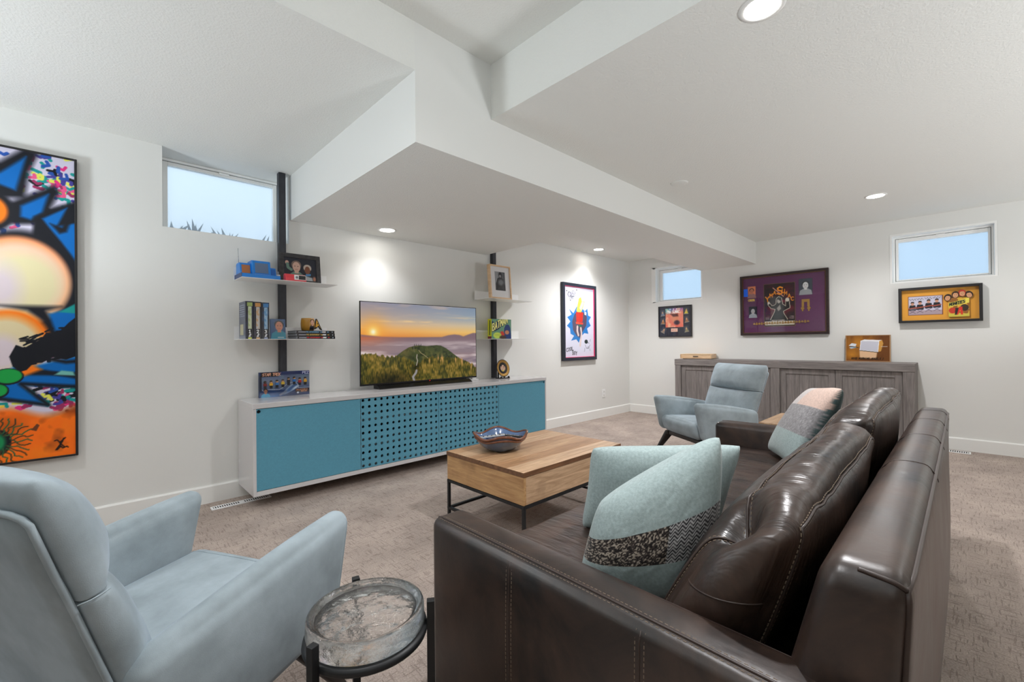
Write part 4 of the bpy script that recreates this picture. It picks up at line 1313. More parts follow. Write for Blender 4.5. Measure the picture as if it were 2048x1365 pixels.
cv.poly(Q([(-.39, .97), (-.29, 1.06), (-.24, 1.04), (-.045, 1.10), (-.045, .90), (-.28, .93), (-.18, .80), (-.37, .86)]), BL_, .02)
for l in ([(-.365, .86), (-.175, .805), (-.285, .94), (-.045, .905)], [(-.27, 1.0), (-.045, .985)], [(-.25, 1.02), (-.185, 1.005), (-.05, .965)], [(-.2, 1.09), (-.10, 1.06), (-.045, 1.065)]):
    cv.stroke(Q(l), .020, KB, .018)
cv.poly(Q([(-.15, .985), (-.06, .975), (-.07, 1.0), (-.12, 1.01)]), (120, 190, 180), .01)
cv.poly(Q([(-.31, 1.02), (-.24, 1.05), (-.20, 1.02), (-.27, .985)]), OR, .02)
br = [(-.317, 1.042), (-.330, 1.10), (-.304, 1.168), (-.27, 1.15), (-.236, 1.179), (-.205, 1.20), (-.183, 1.241), (-.15, 1.235), (-.119, 1.257), (-.09, 1.30), (-.061, 1.333), (-.045, 1.34), (-.045, 1.10), (-.10, 1.075), (-.157, 1.092), (-.2, 1.06), (-.236, 1.058), (-.262, 1.02), (-.287, 1.01)]
cv.poly(Q(br), KB, .004)
rng = random.Random(5)
for i in range(70):
    a = rng.uniform(0, 1); x = -.30 + .25 * a; z = 1.11 + .10 * a + rng.uniform(-.09, .09)
    cv.stroke(Q([(x, z), (x + .03, z + rng.uniform(.0, .025))]), .010, KB)
for cx_, cz_, rx, ry in ((-.335, .985, .062, .048), (-.375, .905, .045, .042)):
    cv.ell(cx_ - ox, cz_ - oz, rx, ry, KB); cv.ell(cx_ - ox, cz_ + .003 - oz, rx - .007, ry - .007, (28, 160, 72), .006)
cv.ell(-.372 - ox, .610 - oz, .050, .072, KB, .006); cv.ell(-.376 - ox, .610 - oz, .030, .05, (30, 140, 84), .02)
for i in range(15):
    a = -1.5 + i * .21; p = []
    for k in range(9):
        r = .045 + k * .011
        p.append((-.372 + r * math.cos(a) + .006 * math.sin(k * 1.4 + i), .612 + r * 1.05 * math.sin(a) + .007 * math.sin(k * 1.1 + i * 2)))
    cv.stroke(Q(p), .0065, (52, 96, 58) if i % 2 else (74, 60, 34))
cv.poly(Q([(-.247, .665), (-.222, .70), (-.212, .688), (-.225, .655)]), (110, 60, 34))
for l in ([(-.145, .53), (-.130, .555), (-.118, .575), (-.112, .595)], [(-.150, .585), (-.140, .59), (-.128, .573), (-.105, .598)], [(-.130, .555), (-.115, .537), (-.098, .545), (-.093, .538)], [(-.128, .575), (-.127, .545), (-.140, .53)], [(-.13, .575), (-.118, .555), (-.11, .545)]):
    cv.stroke(Q(l), .007, (34, 22, 18))
picture('painting', 'tall black-framed graffiti painting with blue spikes and an orange foot', 'painting', face_n(px0 + PW / 2, YW - .042, pz0), PW, PH, .036, .012, WOODF, cv, .006, glass=False)

# --- framed poster on the long wall: plain colour splash in place of the printed figure
w, h = .780, 1.093
cv = Canvas(w - .10, h - .10, .0042, (222, 222, 240))
W_, H_ = cv.w, cv.h
BLU = (40, 122, 196); VIO = (84, 74, 96)
jag = [(.20, .62), (.10, .68), (.16, .60), (.06, .56), (.13, .50), (.05, .44), (.12, .40), (.13, .33), (.21, .30), (.14, .23), (.26, .25), (.32, .20), (.36, .28), (.45, .34), (.55, .33), (.52, .41), (.61, .45), (.56, .52), (.62, .58), (.55, .60), (.53, .70), (.47, .66), (.40, .70), (.28, .72)]
cv.poly(jag, BLU)
cv.poly([(.22, .60), (.17, .50), (.19, .38), (.27, .30), (.34, .27), (.43, .38), (.50, .45), (.52, .58), (.44, .64), (.30, .66)], VIO)
cv.poly([(.27, .66), (.33, .84), (.38, .86), (.40, .80), (.47, .80), (.42, .70), (.38, .64), (.33, .60)], (238, 208, 84))
cv.poly([(.34, .70), (.40, .80), (.46, .79), (.38, .66)], (246, 240, 190))
cv.poly([(.26, .64), (.43, .64), (.41, .50), (.27, .50)], (214, 52, 44)); cv.poly([(.25, .50), (.43, .49), (.42, .465), (.26, .47)], (226, 80, 56))
cv.poly([(.30, .455), (.40, .455), (.36, .425)], (34, 118, 84))
cv.stroke([(.29, .43), (.285, .37), (.31, .31)], .036, (224, 204, 198)); cv.stroke([(.37, .41), (.385, .33), (.365, .24), (.35, .16)], .034, (224, 204, 198)); cv.poly([(.46, .66), (.51, .64), (.50, .60), (.46, .61)], (240, 226, 220))
for l in ([(.07, .87), (.11, .92), (.16, .89), (.13, .86), (.20, .86), (.24, .91), (.21, .94), (.17, .93)], [(.06, .90), (.08, .86), (.15, .845), (.23, .86), (.26, .93)]): cv.stroke(l, .006, (60, 62, 74))
cv.text('COM', .085, .865, .055, (60, 62, 74), .006, .9); cv.text('SON', .10, .815, .04, (70, 72, 84), .005, .9)
for x, y in ((.055, .93), (.28, .955), (.135, .80)): cv.ell(x, y, .009, .010, (30, 30, 40))
cv.ell(.495, .215, .040, .030, (24, 44, 44), .004)
for l in ([(.47, .17), (.50, .12), (.56, .12), (.585, .17)], [(.51, .19), (.54, .20), (.57, .19)], [(.53, .13), (.545, .145), (.56, .13)], [(.45, .07), (.46, .12)], [(.59, .08), (.58, .11)], [(.585, .215), (.60, .25)]): cv.stroke(l, .006, (60, 70, 84))
cv.text('COOL', .035, .075, .05, (44, 46, 56), .010, .9, rise=.15); cv.text('BOY', .17, .035, .05, (44, 46, 56), .010, .8, rise=-.1)
PINKL = mat('pink inner bevel', (222, 58, 112), .5)
POSTF = mat('blue black frame', (34, 40, 54), .35)
picture('framed_poster', 'tall framed poster with a blue, red and yellow splash above the wall outlet', 'poster', face_n(5.075, YW - .046, .894), w, h, .044, .044, POSTF, cv, .022, lip=PINKL)

# --- small dark collage frame below window_3
w, h = .524, .475
cv = Canvas(w - .024, h - .024, .0042, (34, 36, 46))
W_, H_ = cv.w, cv.h
cv.put(fbm(cv.X * 9, cv.Y * 9, 2) * .5, (58, 62, 80))
cv.rect(.105, .135, .385, .425, (226, 130, 106))
g = np.clip((cv.Y - .135) / .29, 0, 1)
msk = ((cv.X > .105) & (cv.X < .385) & (cv.Y > .135) & (cv.Y < .425)).astype(float)
cv.put(msk * np.clip(1 - cv.Y / .26, 0, 1), (222, 80, 66)); cv.put(msk * np.clip((cv.Y - .36) / .05, 0, 1), (150, 92, 150)); cv.put(msk * np.clip((cv.Y - .33) / .06, 0, 1) * np.clip((.24 - cv.X) / .1, 0, 1), (10, 140, 170))
cv.put(msk * np.clip((fbm(cv.X * 16, cv.Y * 16, 8) - .5) * 5, 0, 1) * .75, (244, 206, 170))
cv.ell(.26, .27, .055, .065, (218, 140, 104), .03); cv.ell(.285, .205, .045, .035, (60, 44, 56), .02); cv.poly([(.18, .34), (.30, .34), (.31, .30), (.23, .295)], (90, 50, 46), .02)
cv.text('YMA SUMAC', .125, .350, .042, (250, 250, 250), .007, .62, gap=.2)
for x in (.18, .235, .28): cv.ell(x, .412, .009, .009, (240, 236, 250), .004)
cv.rect(.19, .065, .295, .118, (232, 190, 168)); cv.text('ARTIST', .205, .083, .016, (176, 112, 98), .003, .8)
for x, y, c, r in ((.055, .36, (120, 130, 150), .1), (.06, .235, (176, 120, 74), 0), (.075, .095, (150, 130, 112), -.5), (.43, .375, (214, 196, 70), 0), (.435, .25, (150, 110, 76), .15), (.43, .105, (142, 134, 96), .2)):
    cs, sn = math.cos(r), math.sin(r)
    f = lambda a, b_: (x + a * cs - b_ * sn, y + a * sn + b_ * cs)
    cv.poly([f(-.036, -.046), f(.036, -.046), f(.036, .046), f(-.036, .046)], (62, 66, 78))
    cv.poly([f(-.030, -.040), f(.030, -.040), f(.006, .036)], c, .012); cv.ell(x, y + .004, .010, .014, (210, 160, 120), .008)
    cv.stroke([f(-.034, -.044), f(.034, -.044)], .005, (196, 186, 160))
picture('framed_collage', 'small square dark framed collage of cards under the alcove window', 'picture', face_e(XW - .032, (3.327 + 2.80) / 2, 1.220), w, h, .030, .012, WOODF, cv, .008)

# --- large purple shadow-box frame
w, h = .997, .802
cv = Canvas(w - .07, h - .07, .0046, (86, 42, 82))
cv.put(fbm(cv.X * 60, cv.Y * 60, 4) * .35, (112, 58, 96))
def inset(x, y, w_, h_): return (x - w_ / 2, y - h_ / 2, x + w_ / 2, y + h_ / 2)
W_, H_ = cv.w, cv.h
# middle poster
x0, y0, x1, y1 = .262, .085, .600, .625
cv.rect(x0 - .010, y0 - .010, x1 + .010, y1 + .010, (120, 96, 60)); cv.rect(x0 - .005, y0 - .005, x1 + .005, y1 + .005, (24, 18, 20)); cv.rect(x0, y0, x1, y1, (34, 24, 28))
msk = ((cv.X > x0) & (cv.X < x1) & (cv.Y > .17) & (cv.Y < y1)).astype(float)
cv.put(msk * np.clip((fbm(cv.X * 9, cv.Y * 20, 6) - .36) * 3.4, 0, 1) * np.clip(1.25 - np.hypot(cv.X - .43, cv.Y - .38) / .24, 0, 1), (140, 26, 52))
cv.stroke([(.36, .58), (.48, .46)], .010, (224, 160, 140))
CRE = (236, 226, 206); bd = [(.33, .165), (.375, .26), (.385, .30), (.335, .315), (.300, .365), (.312, .395), (.345, .345), (.375, .35), (.395, .37), (.40, .435), (.425, .46), (.455, .44), (.468, .36), (.505, .33), (.505, .405), (.540, .405), (.550, .31), (.50, .285), (.475, .27), (.48, .24), (.52, .165)]
cv.stroke(bd, .010, CRE); cv.poly(bd, (30, 26, 28))
cv.ell(.427, .405, .022, .032, (176, 166, 158), .01); cv.poly([(.395, .43), (.45, .45), (.462, .37), (.45, .40), (.41, .43)], (30, 24, 24)); cv.poly([(.40, .31), (.44, .36), (.45, .30), (.42, .27)], (150, 140, 132), .012); cv.ell(.522, .415, .022, .026, (214, 208, 196), .006); cv.ell(.308, .385, .014, .02, (214, 208, 196), .006)
for ch_, x, y, hh, sl in (('Y', .283, .405, .062, -.10), ('M', .328, .458, .048, 0), ('A', .368, .492, .046, .05), ('S', .415, .490, .095, 0), ('U', .470, .508, .044, 0), ('M', .495, .475, .046, 0), ('A', .535, .440, .046, 0), ('C', .568, .400, .046, 0)):
    cv.text(ch_, x - .004, y, hh, (240, 150, 40), hh * .19, .9, sl)
cv.text('MUSICA VIVANDO', .345, .147, .013, (206, 190, 176), .0032, .9)
for yy in (.20, .185, .172): cv.stroke([(.272, yy), (.272 + .04, yy)], .004, (170, 150, 150)); cv.stroke([(.545, yy), (.592, yy + .004)], .004, (190, 170, 170))
cv.rect(x0, .095, x1, .140, CRE); cv.rect(x0, y0, x1, .095, (44, 34, 34)); cv.stroke([(.262, .14), (.60, .14)], .006, (244, 238, 224))
# photographs of a singer
def photo(x, y, w_, h_, bgc, sh, sk, hr):
    cv.rect(x - w_ / 2 - .003, y - h_ / 2 - .003, x + w_ / 2 + .003, y + h_ / 2 + .003, (60, 40, 60)); cv.rect(x - w_ / 2, y - h_ / 2, x + w_ / 2, y + h_ / 2, bgc)
    cv.person(x, y - h_ * .5, h_ * .84, sh, sk, hr, .42)
photo(.105, .545, .095, .155, (214, 128, 92), (150, 110, 110), (190, 120, 96), (40, 28, 34))
photo(.118, .275, .098, .150, (24, 28, 44), (150, 156, 164), (170, 172, 176), (26, 26, 34))
photo(.722, .560, .142, .200, (58, 66, 76), (150, 154, 158), (206, 208, 208), (34, 36, 40))
cv.text('CINEMA', .062, .425, .026, (222, 190, 84), .0065, .62, gap=.15)
# gold pendant and belt in the box
tp = picture('framed_memorabilia', 'large purple memorabilia frame with concert poster and gold belt above the sideboard', 'picture', face_e(XW - .042, (2.122 + 1.125) / 2, 1.222), w, h, .040, .030, mat('dark carved frame', (44, 28, 26), .4, vary=(60, .4, (1, 1, 1), 2)), cv, .022, lip=mat('dull gold lip', (120, 84, 52), .4, metal=.5))
GOLD = mat('old gold', (176, 136, 72), .38, metal=.7)
M = face_e(XW - .042, (2.122 + 1.125) / 2, 1.222)
def gx(x, y): return (-cv.w / 2 + x, .0195, h / 2 - cv.h / 2 + y)
for i in range(21):
    x = .135 + i * .0305; y = .118 + i * .0006
    a = gx(x, y)
    bm = bmesh.new(); hh = .017 if i % 2 else .012
    add_box(bm, (a[0] - .0115, a[1] - .005, a[2] - hh), (a[0] + .0115, a[1], a[2] - hh + .008)); add_box(bm, (a[0] - .006, a[1] - .006, a[2] - hh), (a[0] + .006, a[1], a[2] + hh)); add_box(bm, (a[0] - .0155, a[1] - .004, a[2] - .003), (a[0] + .0155, a[1], a[2] + .003))
    xf(link('belt_link', bm_me(bm), GOLD, tp), M)
bm = bmesh.new()
a = gx(.722, .33)
add_box(bm, (a[0] - .042, a[1] - .006, a[2] + .040), (a[0] + .042, a[1], a[2] + .075), .006)
for s in (-1, 1):
    add_box(bm, (a[0] + s * .030 - .013, a[1] - .005, a[2] - .02), (a[0] + s * .030 + .013, a[1], a[2] + .04), .004)
    r = bmesh.ops.create_cone(bm, cap_ends=True, segments=16, radius1=.020, radius2=.016, depth=.006, matrix=Matrix.Translation((a[0] + s * .033, a[1] - .003, a[2] - .038)) @ Matrix.Rotation(math.pi / 2, 4, 'X'))
    add_box(bm, (a[0] + s * .033 - .009, a[1] - .005, a[2] - .075), (a[0] + s * .033 + .009, a[1], a[2] - .055), .003)
xf(link('pendant', bm_me(bm), GOLD, tp), M)
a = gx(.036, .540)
xf(box('blue_patch', (a[0] - .026, .008, a[2] - .052), (a[0] + .026, .0088, a[2] + .052), mat('bright blue patch', (18, 100, 232), .6), tp), M)  # bright blue rectangle in front of the print

# --- orange shadow box with photograph and lunch tin
w, h = .630, .376
cv = Canvas(w - .05, h - .05, .0040, (236, 166, 62))
W_, H_ = cv.w, cv.h
x0, y0, x1, y1 = .055, .060, .315, .255
cv.rect(x0 - .006, y0 - .006, x1 + .006, y1 + .006, (120, 60, 44)); cv.rect(x0, y0, x1, y1, (206, 202, 220)); cv.rect(x0, y0, x1, y0 + .045, (176, 156, 164))
for i, x in enumerate((.085, .145, .212, .275)):
    b_ = y0 + .060 + (.004, .010, .022, .026)[i]
    cv.poly([(x - .030, b_), (x - .022, b_ + .040), (x + .022, b_ + .040), (x + .032, b_)], (34, 36, 44)); cv.ell(x, b_ + .055, .013, .018, (206, 150, 126)); cv.poly([(x - .015, b_ + .060), (x - .010, b_ + .078), (x + .012, b_ + .078), (x + .016, b_ + .06), (x, b_ + .066)], (40, 30, 28))
    cv.poly([(x - .036, b_ - .004), (x + .034, b_ + .010), (x + .034, b_ + .020), (x - .036, b_ + .006)], (176, 84, 62)); cv.rect(x - .03, b_ - .016, x + .03, b_ - .002, (36, 34, 44))
    for s in (-1, 1): cv.stroke([(x - .024 * s, b_ - .05), (x + .024 * s, b_ - .014)], .004, (90, 74, 92))
    p = [(x - .028 + k * .007, y1 - .030 + .010 * math.sin(k * 2.1 + i) + .004 * i) for k in range(9)]; cv.stroke(p, .0028, (52, 52, 70))
tp = picture('shadow_box', 'orange shadow box with a signed band photograph and a lunch tin by the right window', 'picture', face_e(XW - .078, (.493 - .138) / 2, 1.326), w, h, .076, .024, WOODF, cv, .056, glass=True)
M = face_e(XW - .078, (.493 - .138) / 2, 1.326)
tin = Canvas(.150, .195, .0030, (214, 170, 60))
tin.put((fbm(tin.X * 24, tin.Y * 24, 3) > .56).astype(float), (150, 96, 40)); tin.rect(0, 0, .15, .03, (206, 190, 74)); tin.ell(.03, .065, .028, .03, (196, 60, 40)); tin.ell(.115, .09, .03, .035, (60, 44, 32)); tin.poly([(.055, .02), (.075, .10), (.10, .10), (.105, .02), (.09, .02), (.085, .07), (.07, .02)], (214, 52, 38)); tin.poly([(.045, .02), (.05, .09), (.075, .09), (.06, .02)], (40, 34, 30))
tin.poly([(0, .115), (.15, .165), (.15, .19), (0, .14)], (238, 220, 90)); tin.poly([(.0, .10), (.15, .14), (.15, .175), (.0, .145)], (232, 214, 84)); tin.text('MONKEES', .008, .112, .028, (32, 40, 28), .0075, .66, rise=.26, gap=.22)
xf(box('lunch_tin', (.072, .036, .050), (.222, .055, .245), mat('tin edge', (150, 112, 60), .4, metal=.5), tp, .006), M)
xf(tin.obj('tin_print', (.072, .0355, .050), (1, 0, 0), (0, 0, 1), PRINT, tp), M)
for i, (x, y, hr, r) in enumerate(((.062, .272, (52, 34, 22), .3), (.118, .298, (60, 40, 24), .1), (.166, .310, (188, 62, 40), -.1), (.214, .292, (44, 30, 22), -.4))):
    hd = Canvas(.058, .070, .0030, hr)
    hd.ell(.029, .028, .019, .026, (216, 160, 118)); hd.poly([(.006, .05), (.052, .05), (.046, .064), (.012, .064)], hr); hd.ell(.022, .032, .003, .002, (30, 24, 20)); hd.ell(.036, .032, .003, .002, (30, 24, 20)); hd.stroke([(.023, .016), (.035, .016)], .003, (150, 70, 60))
    MM = M @ Matrix.Translation((x + .006, 0, y - .02)) @ Matrix.Rotation(r * .6, 4, 'Y')
    V = [(.029 * math.cos(a), .034, .036 * math.sin(a)) for a in np.linspace(0, 2 * math.pi, 20, endpoint=False)]
    o = prism('head_cutout', [(v[0], v[2]) for v in V], 'y', .034, .046, mat('card edge', (90, 62, 40), .6), tp); xf(o, MM)
    keep = ((hd.X - .029) / .027) ** 2 + ((hd.Y - .035) / .034) ** 2
    s = hd.obj('head_print', (-.029, .0335, -.035), (1, 0, 0), (0, 0, 1), PRINT, tp)
    bm = bmesh.new(); bm.from_mesh(s.data)
    dele = [f for f in bm.faces if ((f.calc_center_median().x) / .027) ** 2 + ((f.calc_center_median().z) / .034) ** 2 > 1]
    bmesh.ops.delete(bm, geom=dele, context='FACES'); bm.to_mesh(s.data); bm.free(); xf(s, MM)

# --- picture of an intercom box, leaning on the sideboard
w, h = .402, .305
cv = Canvas(w - .016, h - .016, .0040, (112, 66, 26))
cv.put(np.clip(1 - np.hypot((cv.X - .12) / .22, (cv.Y - .20) / .16), 0, 1) * .9, (206, 138, 44)); cv.put(np.clip(1 - np.hypot((cv.X - .05) / .12, (cv.Y - .07) / .09), 0, 1) * .9, (210, 140, 44)); cv.put(np.clip((fbm(cv.X * 22, cv.Y * 9, 3) - .5) * 2, 0, 1) * .6, (74, 36, 14))
cv.poly([(.125, .03), (.27, .03), (.28, .115), (.12, .125)], (232, 190, 150), .01)
cv.poly([(.125, .125), (.285, .105), (.295, .225), (.135, .232)], (204, 204, 216)); cv.poly([(.135, .232), (.295, .225), (.320, .238), (.165, .246)], (238, 238, 240)); cv.poly([(.295, .225), (.285, .105), (.312, .112), (.332, .20), (.322, .238)], (208, 152, 72)); cv.stroke([(.125, .125), (.135, .232), (.295, .225), (.285, .105), (.125, .125)], .005, (250, 250, 250)); cv.stroke([(.315, .165), (.365, .165)], .005, (216, 206, 190))
cv.stroke([(.123, .12), (.285, .10)], .007, (40, 24, 14))
cv.poly([(.022, .175), (.05, .205), (.095, .195), (.085, .165)], (226, 232, 240)); cv.poly([(.025, .155), (.045, .14), (.10, .155), (.085, .165)], (176, 200, 216)); cv.poly([(.03, .172), (.11, .158), (.12, .150), (.04, .16)], (36, 40, 50))
cv.text('GOOD MORNING ANGELS !', .045, .018, .020, (34, 20, 12), .0048, .78, .25, gap=.30)
picture('canvas_print', 'small canvas print of a pale intercom box leaning on the grey sideboard', 'picture', face_e(6.375, (.968 + .562) / 2, SZ, 4), w, h, .032, .008, mat('tan canvas edge', (176, 140, 104), .7), cv, .003, glass=False)

# --- small drawer box on the sideboard
M = face_e(6.13, 2.625, SZ, 0, 8)
t = thing('drawer_box', 'small low wooden drawer box with a black pull on the grey sideboard', 'box', (6.13, 2.625, SZ))
bm = bmesh.new()
W_, H_, D_ = .42, .062, .27
for lo, hi in (((-W_ / 2, 0, .008), (W_ / 2, D_, .014)), ((-W_ / 2, 0, H_ + .002), (W_ / 2, D_, H_ + .010)), ((-W_ / 2, 0, .014), (-W_ / 2 + .008, D_, H_ + .002)), ((W_ / 2 - .008, 0, .014), (W_ / 2, D_, H_ + .002)), ((-W_ / 2, D_ - .008, .014), (W_ / 2, D_, H_ + .002))): add_box(bm, lo, hi, .001)
xf(link('case', bm_me(bm), PINE, t), M)
d = xf(box('drawer', (-W_ / 2 + .010, .004, .016), (W_ / 2 - .010, D_ - .02, H_), PINE, t, .001), M)
xf(box('pull', (-.035, -.004, .034), (.035, .004, .044), BLACKM, sub(d), .002), M)
for s in (-1, 1): xf(box('foot', (s * .17 - .01, .02, 0), (s * .17 + .01, D_ - .02, .008), DARKWOOD, t), M)

# ------------------------------------------------------------------ television
TY = 3.690
tx0, tx1, tz0, tz1 = 1.712, 3.032, .781, 1.536
t = thing('television', 'large thin television showing a sunrise over misty hills, on the teal cabinet', 'television', ((tx0 + tx1) / 2, TY, CZ1))
box('shell', (tx0, TY, tz0), (tx1, TY + .012, tz1), SOFTBLK, t, .002)
box('rear_housing', (tx0 + .25, TY + .012, tz0 + .02), (tx1 - .25, TY + .045, tz0 + .40), SOFTBLK, t, .006)
prism('stand', [(TY + .06, CZ1 + .001), (TY - .055, CZ1 + .001), (TY - .055, CZ1 + .008), (TY - .004, tz0 - .002), (TY + .04, tz0 - .002), (TY + .04, tz0 + .06), (TY + .06, tz0 + .06)], 'x', tx0 + .155, tx1 - .11, SOFTBLK, t)
sw, sh = tx1 - tx0 - .016, tz1 - tz0 - .022
cv = Canvas(sw, sh, .0042, (150, 150, 160))
U, V_ = cv.X / sw, cv.Y / sh
def ramp(v, stops):
    p = [s[0] for s in stops]; c = np.array([s[1] for s in stops]) / 255.
    return np.stack([np.interp(v, p, c[:, k]) for k in range(3)], -1)
n1 = fbm(U * 5, V_ * 9, 2)
sky_l = ramp(V_, [(.50, (186, 110, 74)), (.58, (232, 140, 66)), (.66, (240, 172, 96)), (.72, (222, 178, 134)), (.80, (190, 166, 150)), (1, (152, 146, 160))])
sky_r = ramp(V_, [(.50, (140, 104, 110)), (.57, (216, 160, 84)), (.64, (238, 192, 110)), (.74, (206, 190, 160)), (.84, (150, 164, 176)), (1, (128, 146, 168))])
k = np.clip(U, 0, 1)[..., None]
cv.a = sky_l * (1 - k) + sky_r * k
cl = np.clip((fbm(U * 4 + 3, V_ * 22, 7) - .50) * 5, 0, 1) * np.exp(-((V_ - (.72 + .10 * U)) / .045) ** 2)
cv.put(cl * .85, (246, 208, 150)); cv.put(np.clip((fbm(U * 6 + 1, V_ * 30, 4) - .55) * 4, 0, 1) * np.clip((V_ - .78) / .1, 0, 1) * .5, (206, 178, 160))
d = np.hypot((cv.X - .09 * sw), (cv.Y - .635 * sh))
cv.put(np.exp(-(d / .13) ** 2) * .8, (252, 170, 60)); cv.put(np.exp(-(d / .05) ** 2), (255, 226, 130)); cv.put(np.exp(-(d / .020) ** 2), (255, 252, 220))
# far range, mist and sea of clouds
cv.poly([(u * sw, v * sh) for u, v in ((0, .60), (.06, .59), (.15, .575), (.3, .57), (.5, .572), (.66, .575), (.72, .60), (.78, .612), (.83, .605), (.87, .585), (.92, .612), (.97, .636), (1.01, .635), (1.01, .35), (0, .35))], (128, 104, 112), .012)
cv.put(np.clip((.60 - V_) / .04, 0, 1) * np.exp(-(U / .22) ** 2) * .9, (200, 108, 70))
mist = np.clip((.57 - V_) / .12, 0, 1)
cv.put(mist * .75, (148, 132, 138)); cv.put(np.clip((fbm(U * 3.5, V_ * 16 + 5, 12) - .42) * 3.2, 0, 1) * np.clip((.54 - V_) / .10, 0, 1) * .95, (226, 210, 208))
cv.put(np.clip((fbm(U * 3 + 7, V_ * 14, 15) - .5) * 4, 0, 1) * np.clip((.50 - V_) / .12, 0, 1) * .7, (112, 100, 116))
hill = [(.14, .24), (.25, .315), (.32, .395), (.37, .44), (.42, .458), (.46, .462), (.52, .452), (.57, .458), (.61, .462), (.65, .455), (.70, .417), (.75, .36), (.82, .28), (.90, .19), (.96, .12), (.98, 0), (.1, 0)]
cv.poly([(u * sw, v * sh) for u, v in hill], (62, 70, 40), .006)
hm = np.zeros_like(U)
tmp = Canvas(sw, sh, .0042, (0, 0, 0)); tmp.poly([(u * sw, v * sh) for u, v in hill], (255, 255, 255)); hm = tmp.a[..., 0]
cv.put(hm * np.clip((fbm(U * 26, V_ * 20, 21) - .45) * 4, 0, 1) * .7, (96, 96, 50)); cv.put(hm * np.clip((fbm(U * 40, V_ * 30, 25) - .52) * 5, 0, 1) * .8, (38, 46, 28)); cv.put(hm * np.clip(1 - np.abs(U - .34) / .08, 0, 1) * np.clip((V_ - .25) / .1, 0, 1) * .45, (128, 108, 58))
gt = np.interp(U, [0, .1, .2, .3, .38, .42, .46, .52, .65, .8, .92, 1], [.37, .37, .33, .33, .28, .22, .24, .31, .30, .29, .22, .14]) + .020 * (vnoise(U * 120, V_ * 6, 3) - .5) * 2
gm = np.clip((gt - V_) / .012, 0, 1)
gcol = ramp(np.clip(fbm(U * 30, V_ * 16, 31) * .75 + .45 * vnoise(U * 170, V_ * 30, 5) - .1, 0, 1), [(0, (34, 40, 18)), (.4, (84, 84, 30)), (.6, (140, 120, 44)), (.8, (186, 152, 70)), (1, (214, 178, 104))])
dark = np.clip(1 - np.hypot((U - .22) / .26, (V_ - .02) / .17), 0, 1)[..., None] + np.clip(1 - np.hypot((U - .43) / .05, (V_ - .2) / .14), 0, 1)[..., None] * .8
gcol = gcol * .82 * (1 - .66 * np.clip(dark, 0, 1))
c_ = np.clip(gm, 0, 1)[..., None]; cv.a = cv.a * (1 - c_) + gcol * c_
plm = np.clip((vnoise(U * 90, V_ * 9, 9) - .62) * 6, 0, 1) * np.exp(-((V_ - gt + .03) / .05) ** 2) * np.clip((U - .45) / .1, 0, 1)
cv.put(plm, (214, 160, 96))
for l, wd, c in (([(.41, .0), (.40, .05), (.425, .10), (.43, .13)], .022, (150, 146, 146)), ([(.43, .20), (.44, .26), (.432, .30), (.436, .34)], .009, (176, 164, 150)), ([(.45, .40), (.47, .36), (.50, .33), (.53, .29)], .005, (176, 156, 112)), ([(.41, .46), (.41, .40), (.415, .37)], .004, (120, 112, 92))):
    cv.stroke([(a * sw, b_ * sh) for a, b_ in l], wd, c, .004)
for u in (.415, .43, .445, .455, .47): cv.stroke([(u * sw, .455 * sh), (u * sw, .478 * sh)], .005, (40, 42, 36))
SCREEN = bpy.data.materials.new('television picture'); SCREEN.use_nodes = True
nt, N, L, b = nodes_of(SCREEN)
a = N.new('ShaderNodeAttribute'); a.attribute_name = 'Col'
b.inputs['Base Color'].default_value = (0.01, 0.01, 0.01, 1); b.inputs['Roughness'].default_value = .12; b.inputs['Specular IOR Level'].default_value = .2
L.new(a.outputs['Color'], b.inputs['Emission Color']); b.inputs['Emission Strength'].default_value = .84
cv.obj('screen', (tx0 + .008, TY - .0006, tz0 + .016), (1, 0, 0), (0, 0, 1), SCREEN, t)
box('power_light', ((tx0 + tx1) / 2 - .004 + .06, TY - .0012, tz0 + .005), ((tx0 + tx1) / 2 + .004 + .06, TY + .001, tz0 + .009), mat('red standby light', (230, 40, 20), .4, emit=1.5), t)
# router
t = thing('router', 'slim white upright router with a flat foot behind the right edge of the television', 'router', (3.08, 3.79, CZ1))
box('body', (3.040, 3.775, CZ1 + .012), (3.098, 3.805, CZ1 + .222), WHITEM, t, .008, 3)
box('foot', (2.99, 3.745, CZ1), (3.104, 3.84, CZ1 + .012), WHITEM, t, .004)

# ------------------------------------------------------------------ shelf units
def shelf_unit(label, xp0, xp1, xs0, xs1, ztop):
    t = thing('shelf_unit', label, 'shelf', ((xp0 + xp1) / 2, YW - .025, CZ1), group='steel post shelves')
    box('post', (xp0, YW - .05, CZ1), (xp1, YW - .001, ztop - .003), STEELM, t, .003)
    for z in (1.643, 1.198):
        o = boxes('shelf', [((xs0, YW - .30, z - .003), (xs1, YW - .050, z)), ((xs0, YW - .053, z), (xs1, YW - .050, z + .098))], WHITEM, t)
    return t
shelf_unit('dark steel post with two white shelves left of the television', 1.102, 1.154, .785, 1.473, ZA)
shelf_unit('dark steel post with two white shelves right of the television', 3.395, 3.447, 3.115, 3.805, ZB)

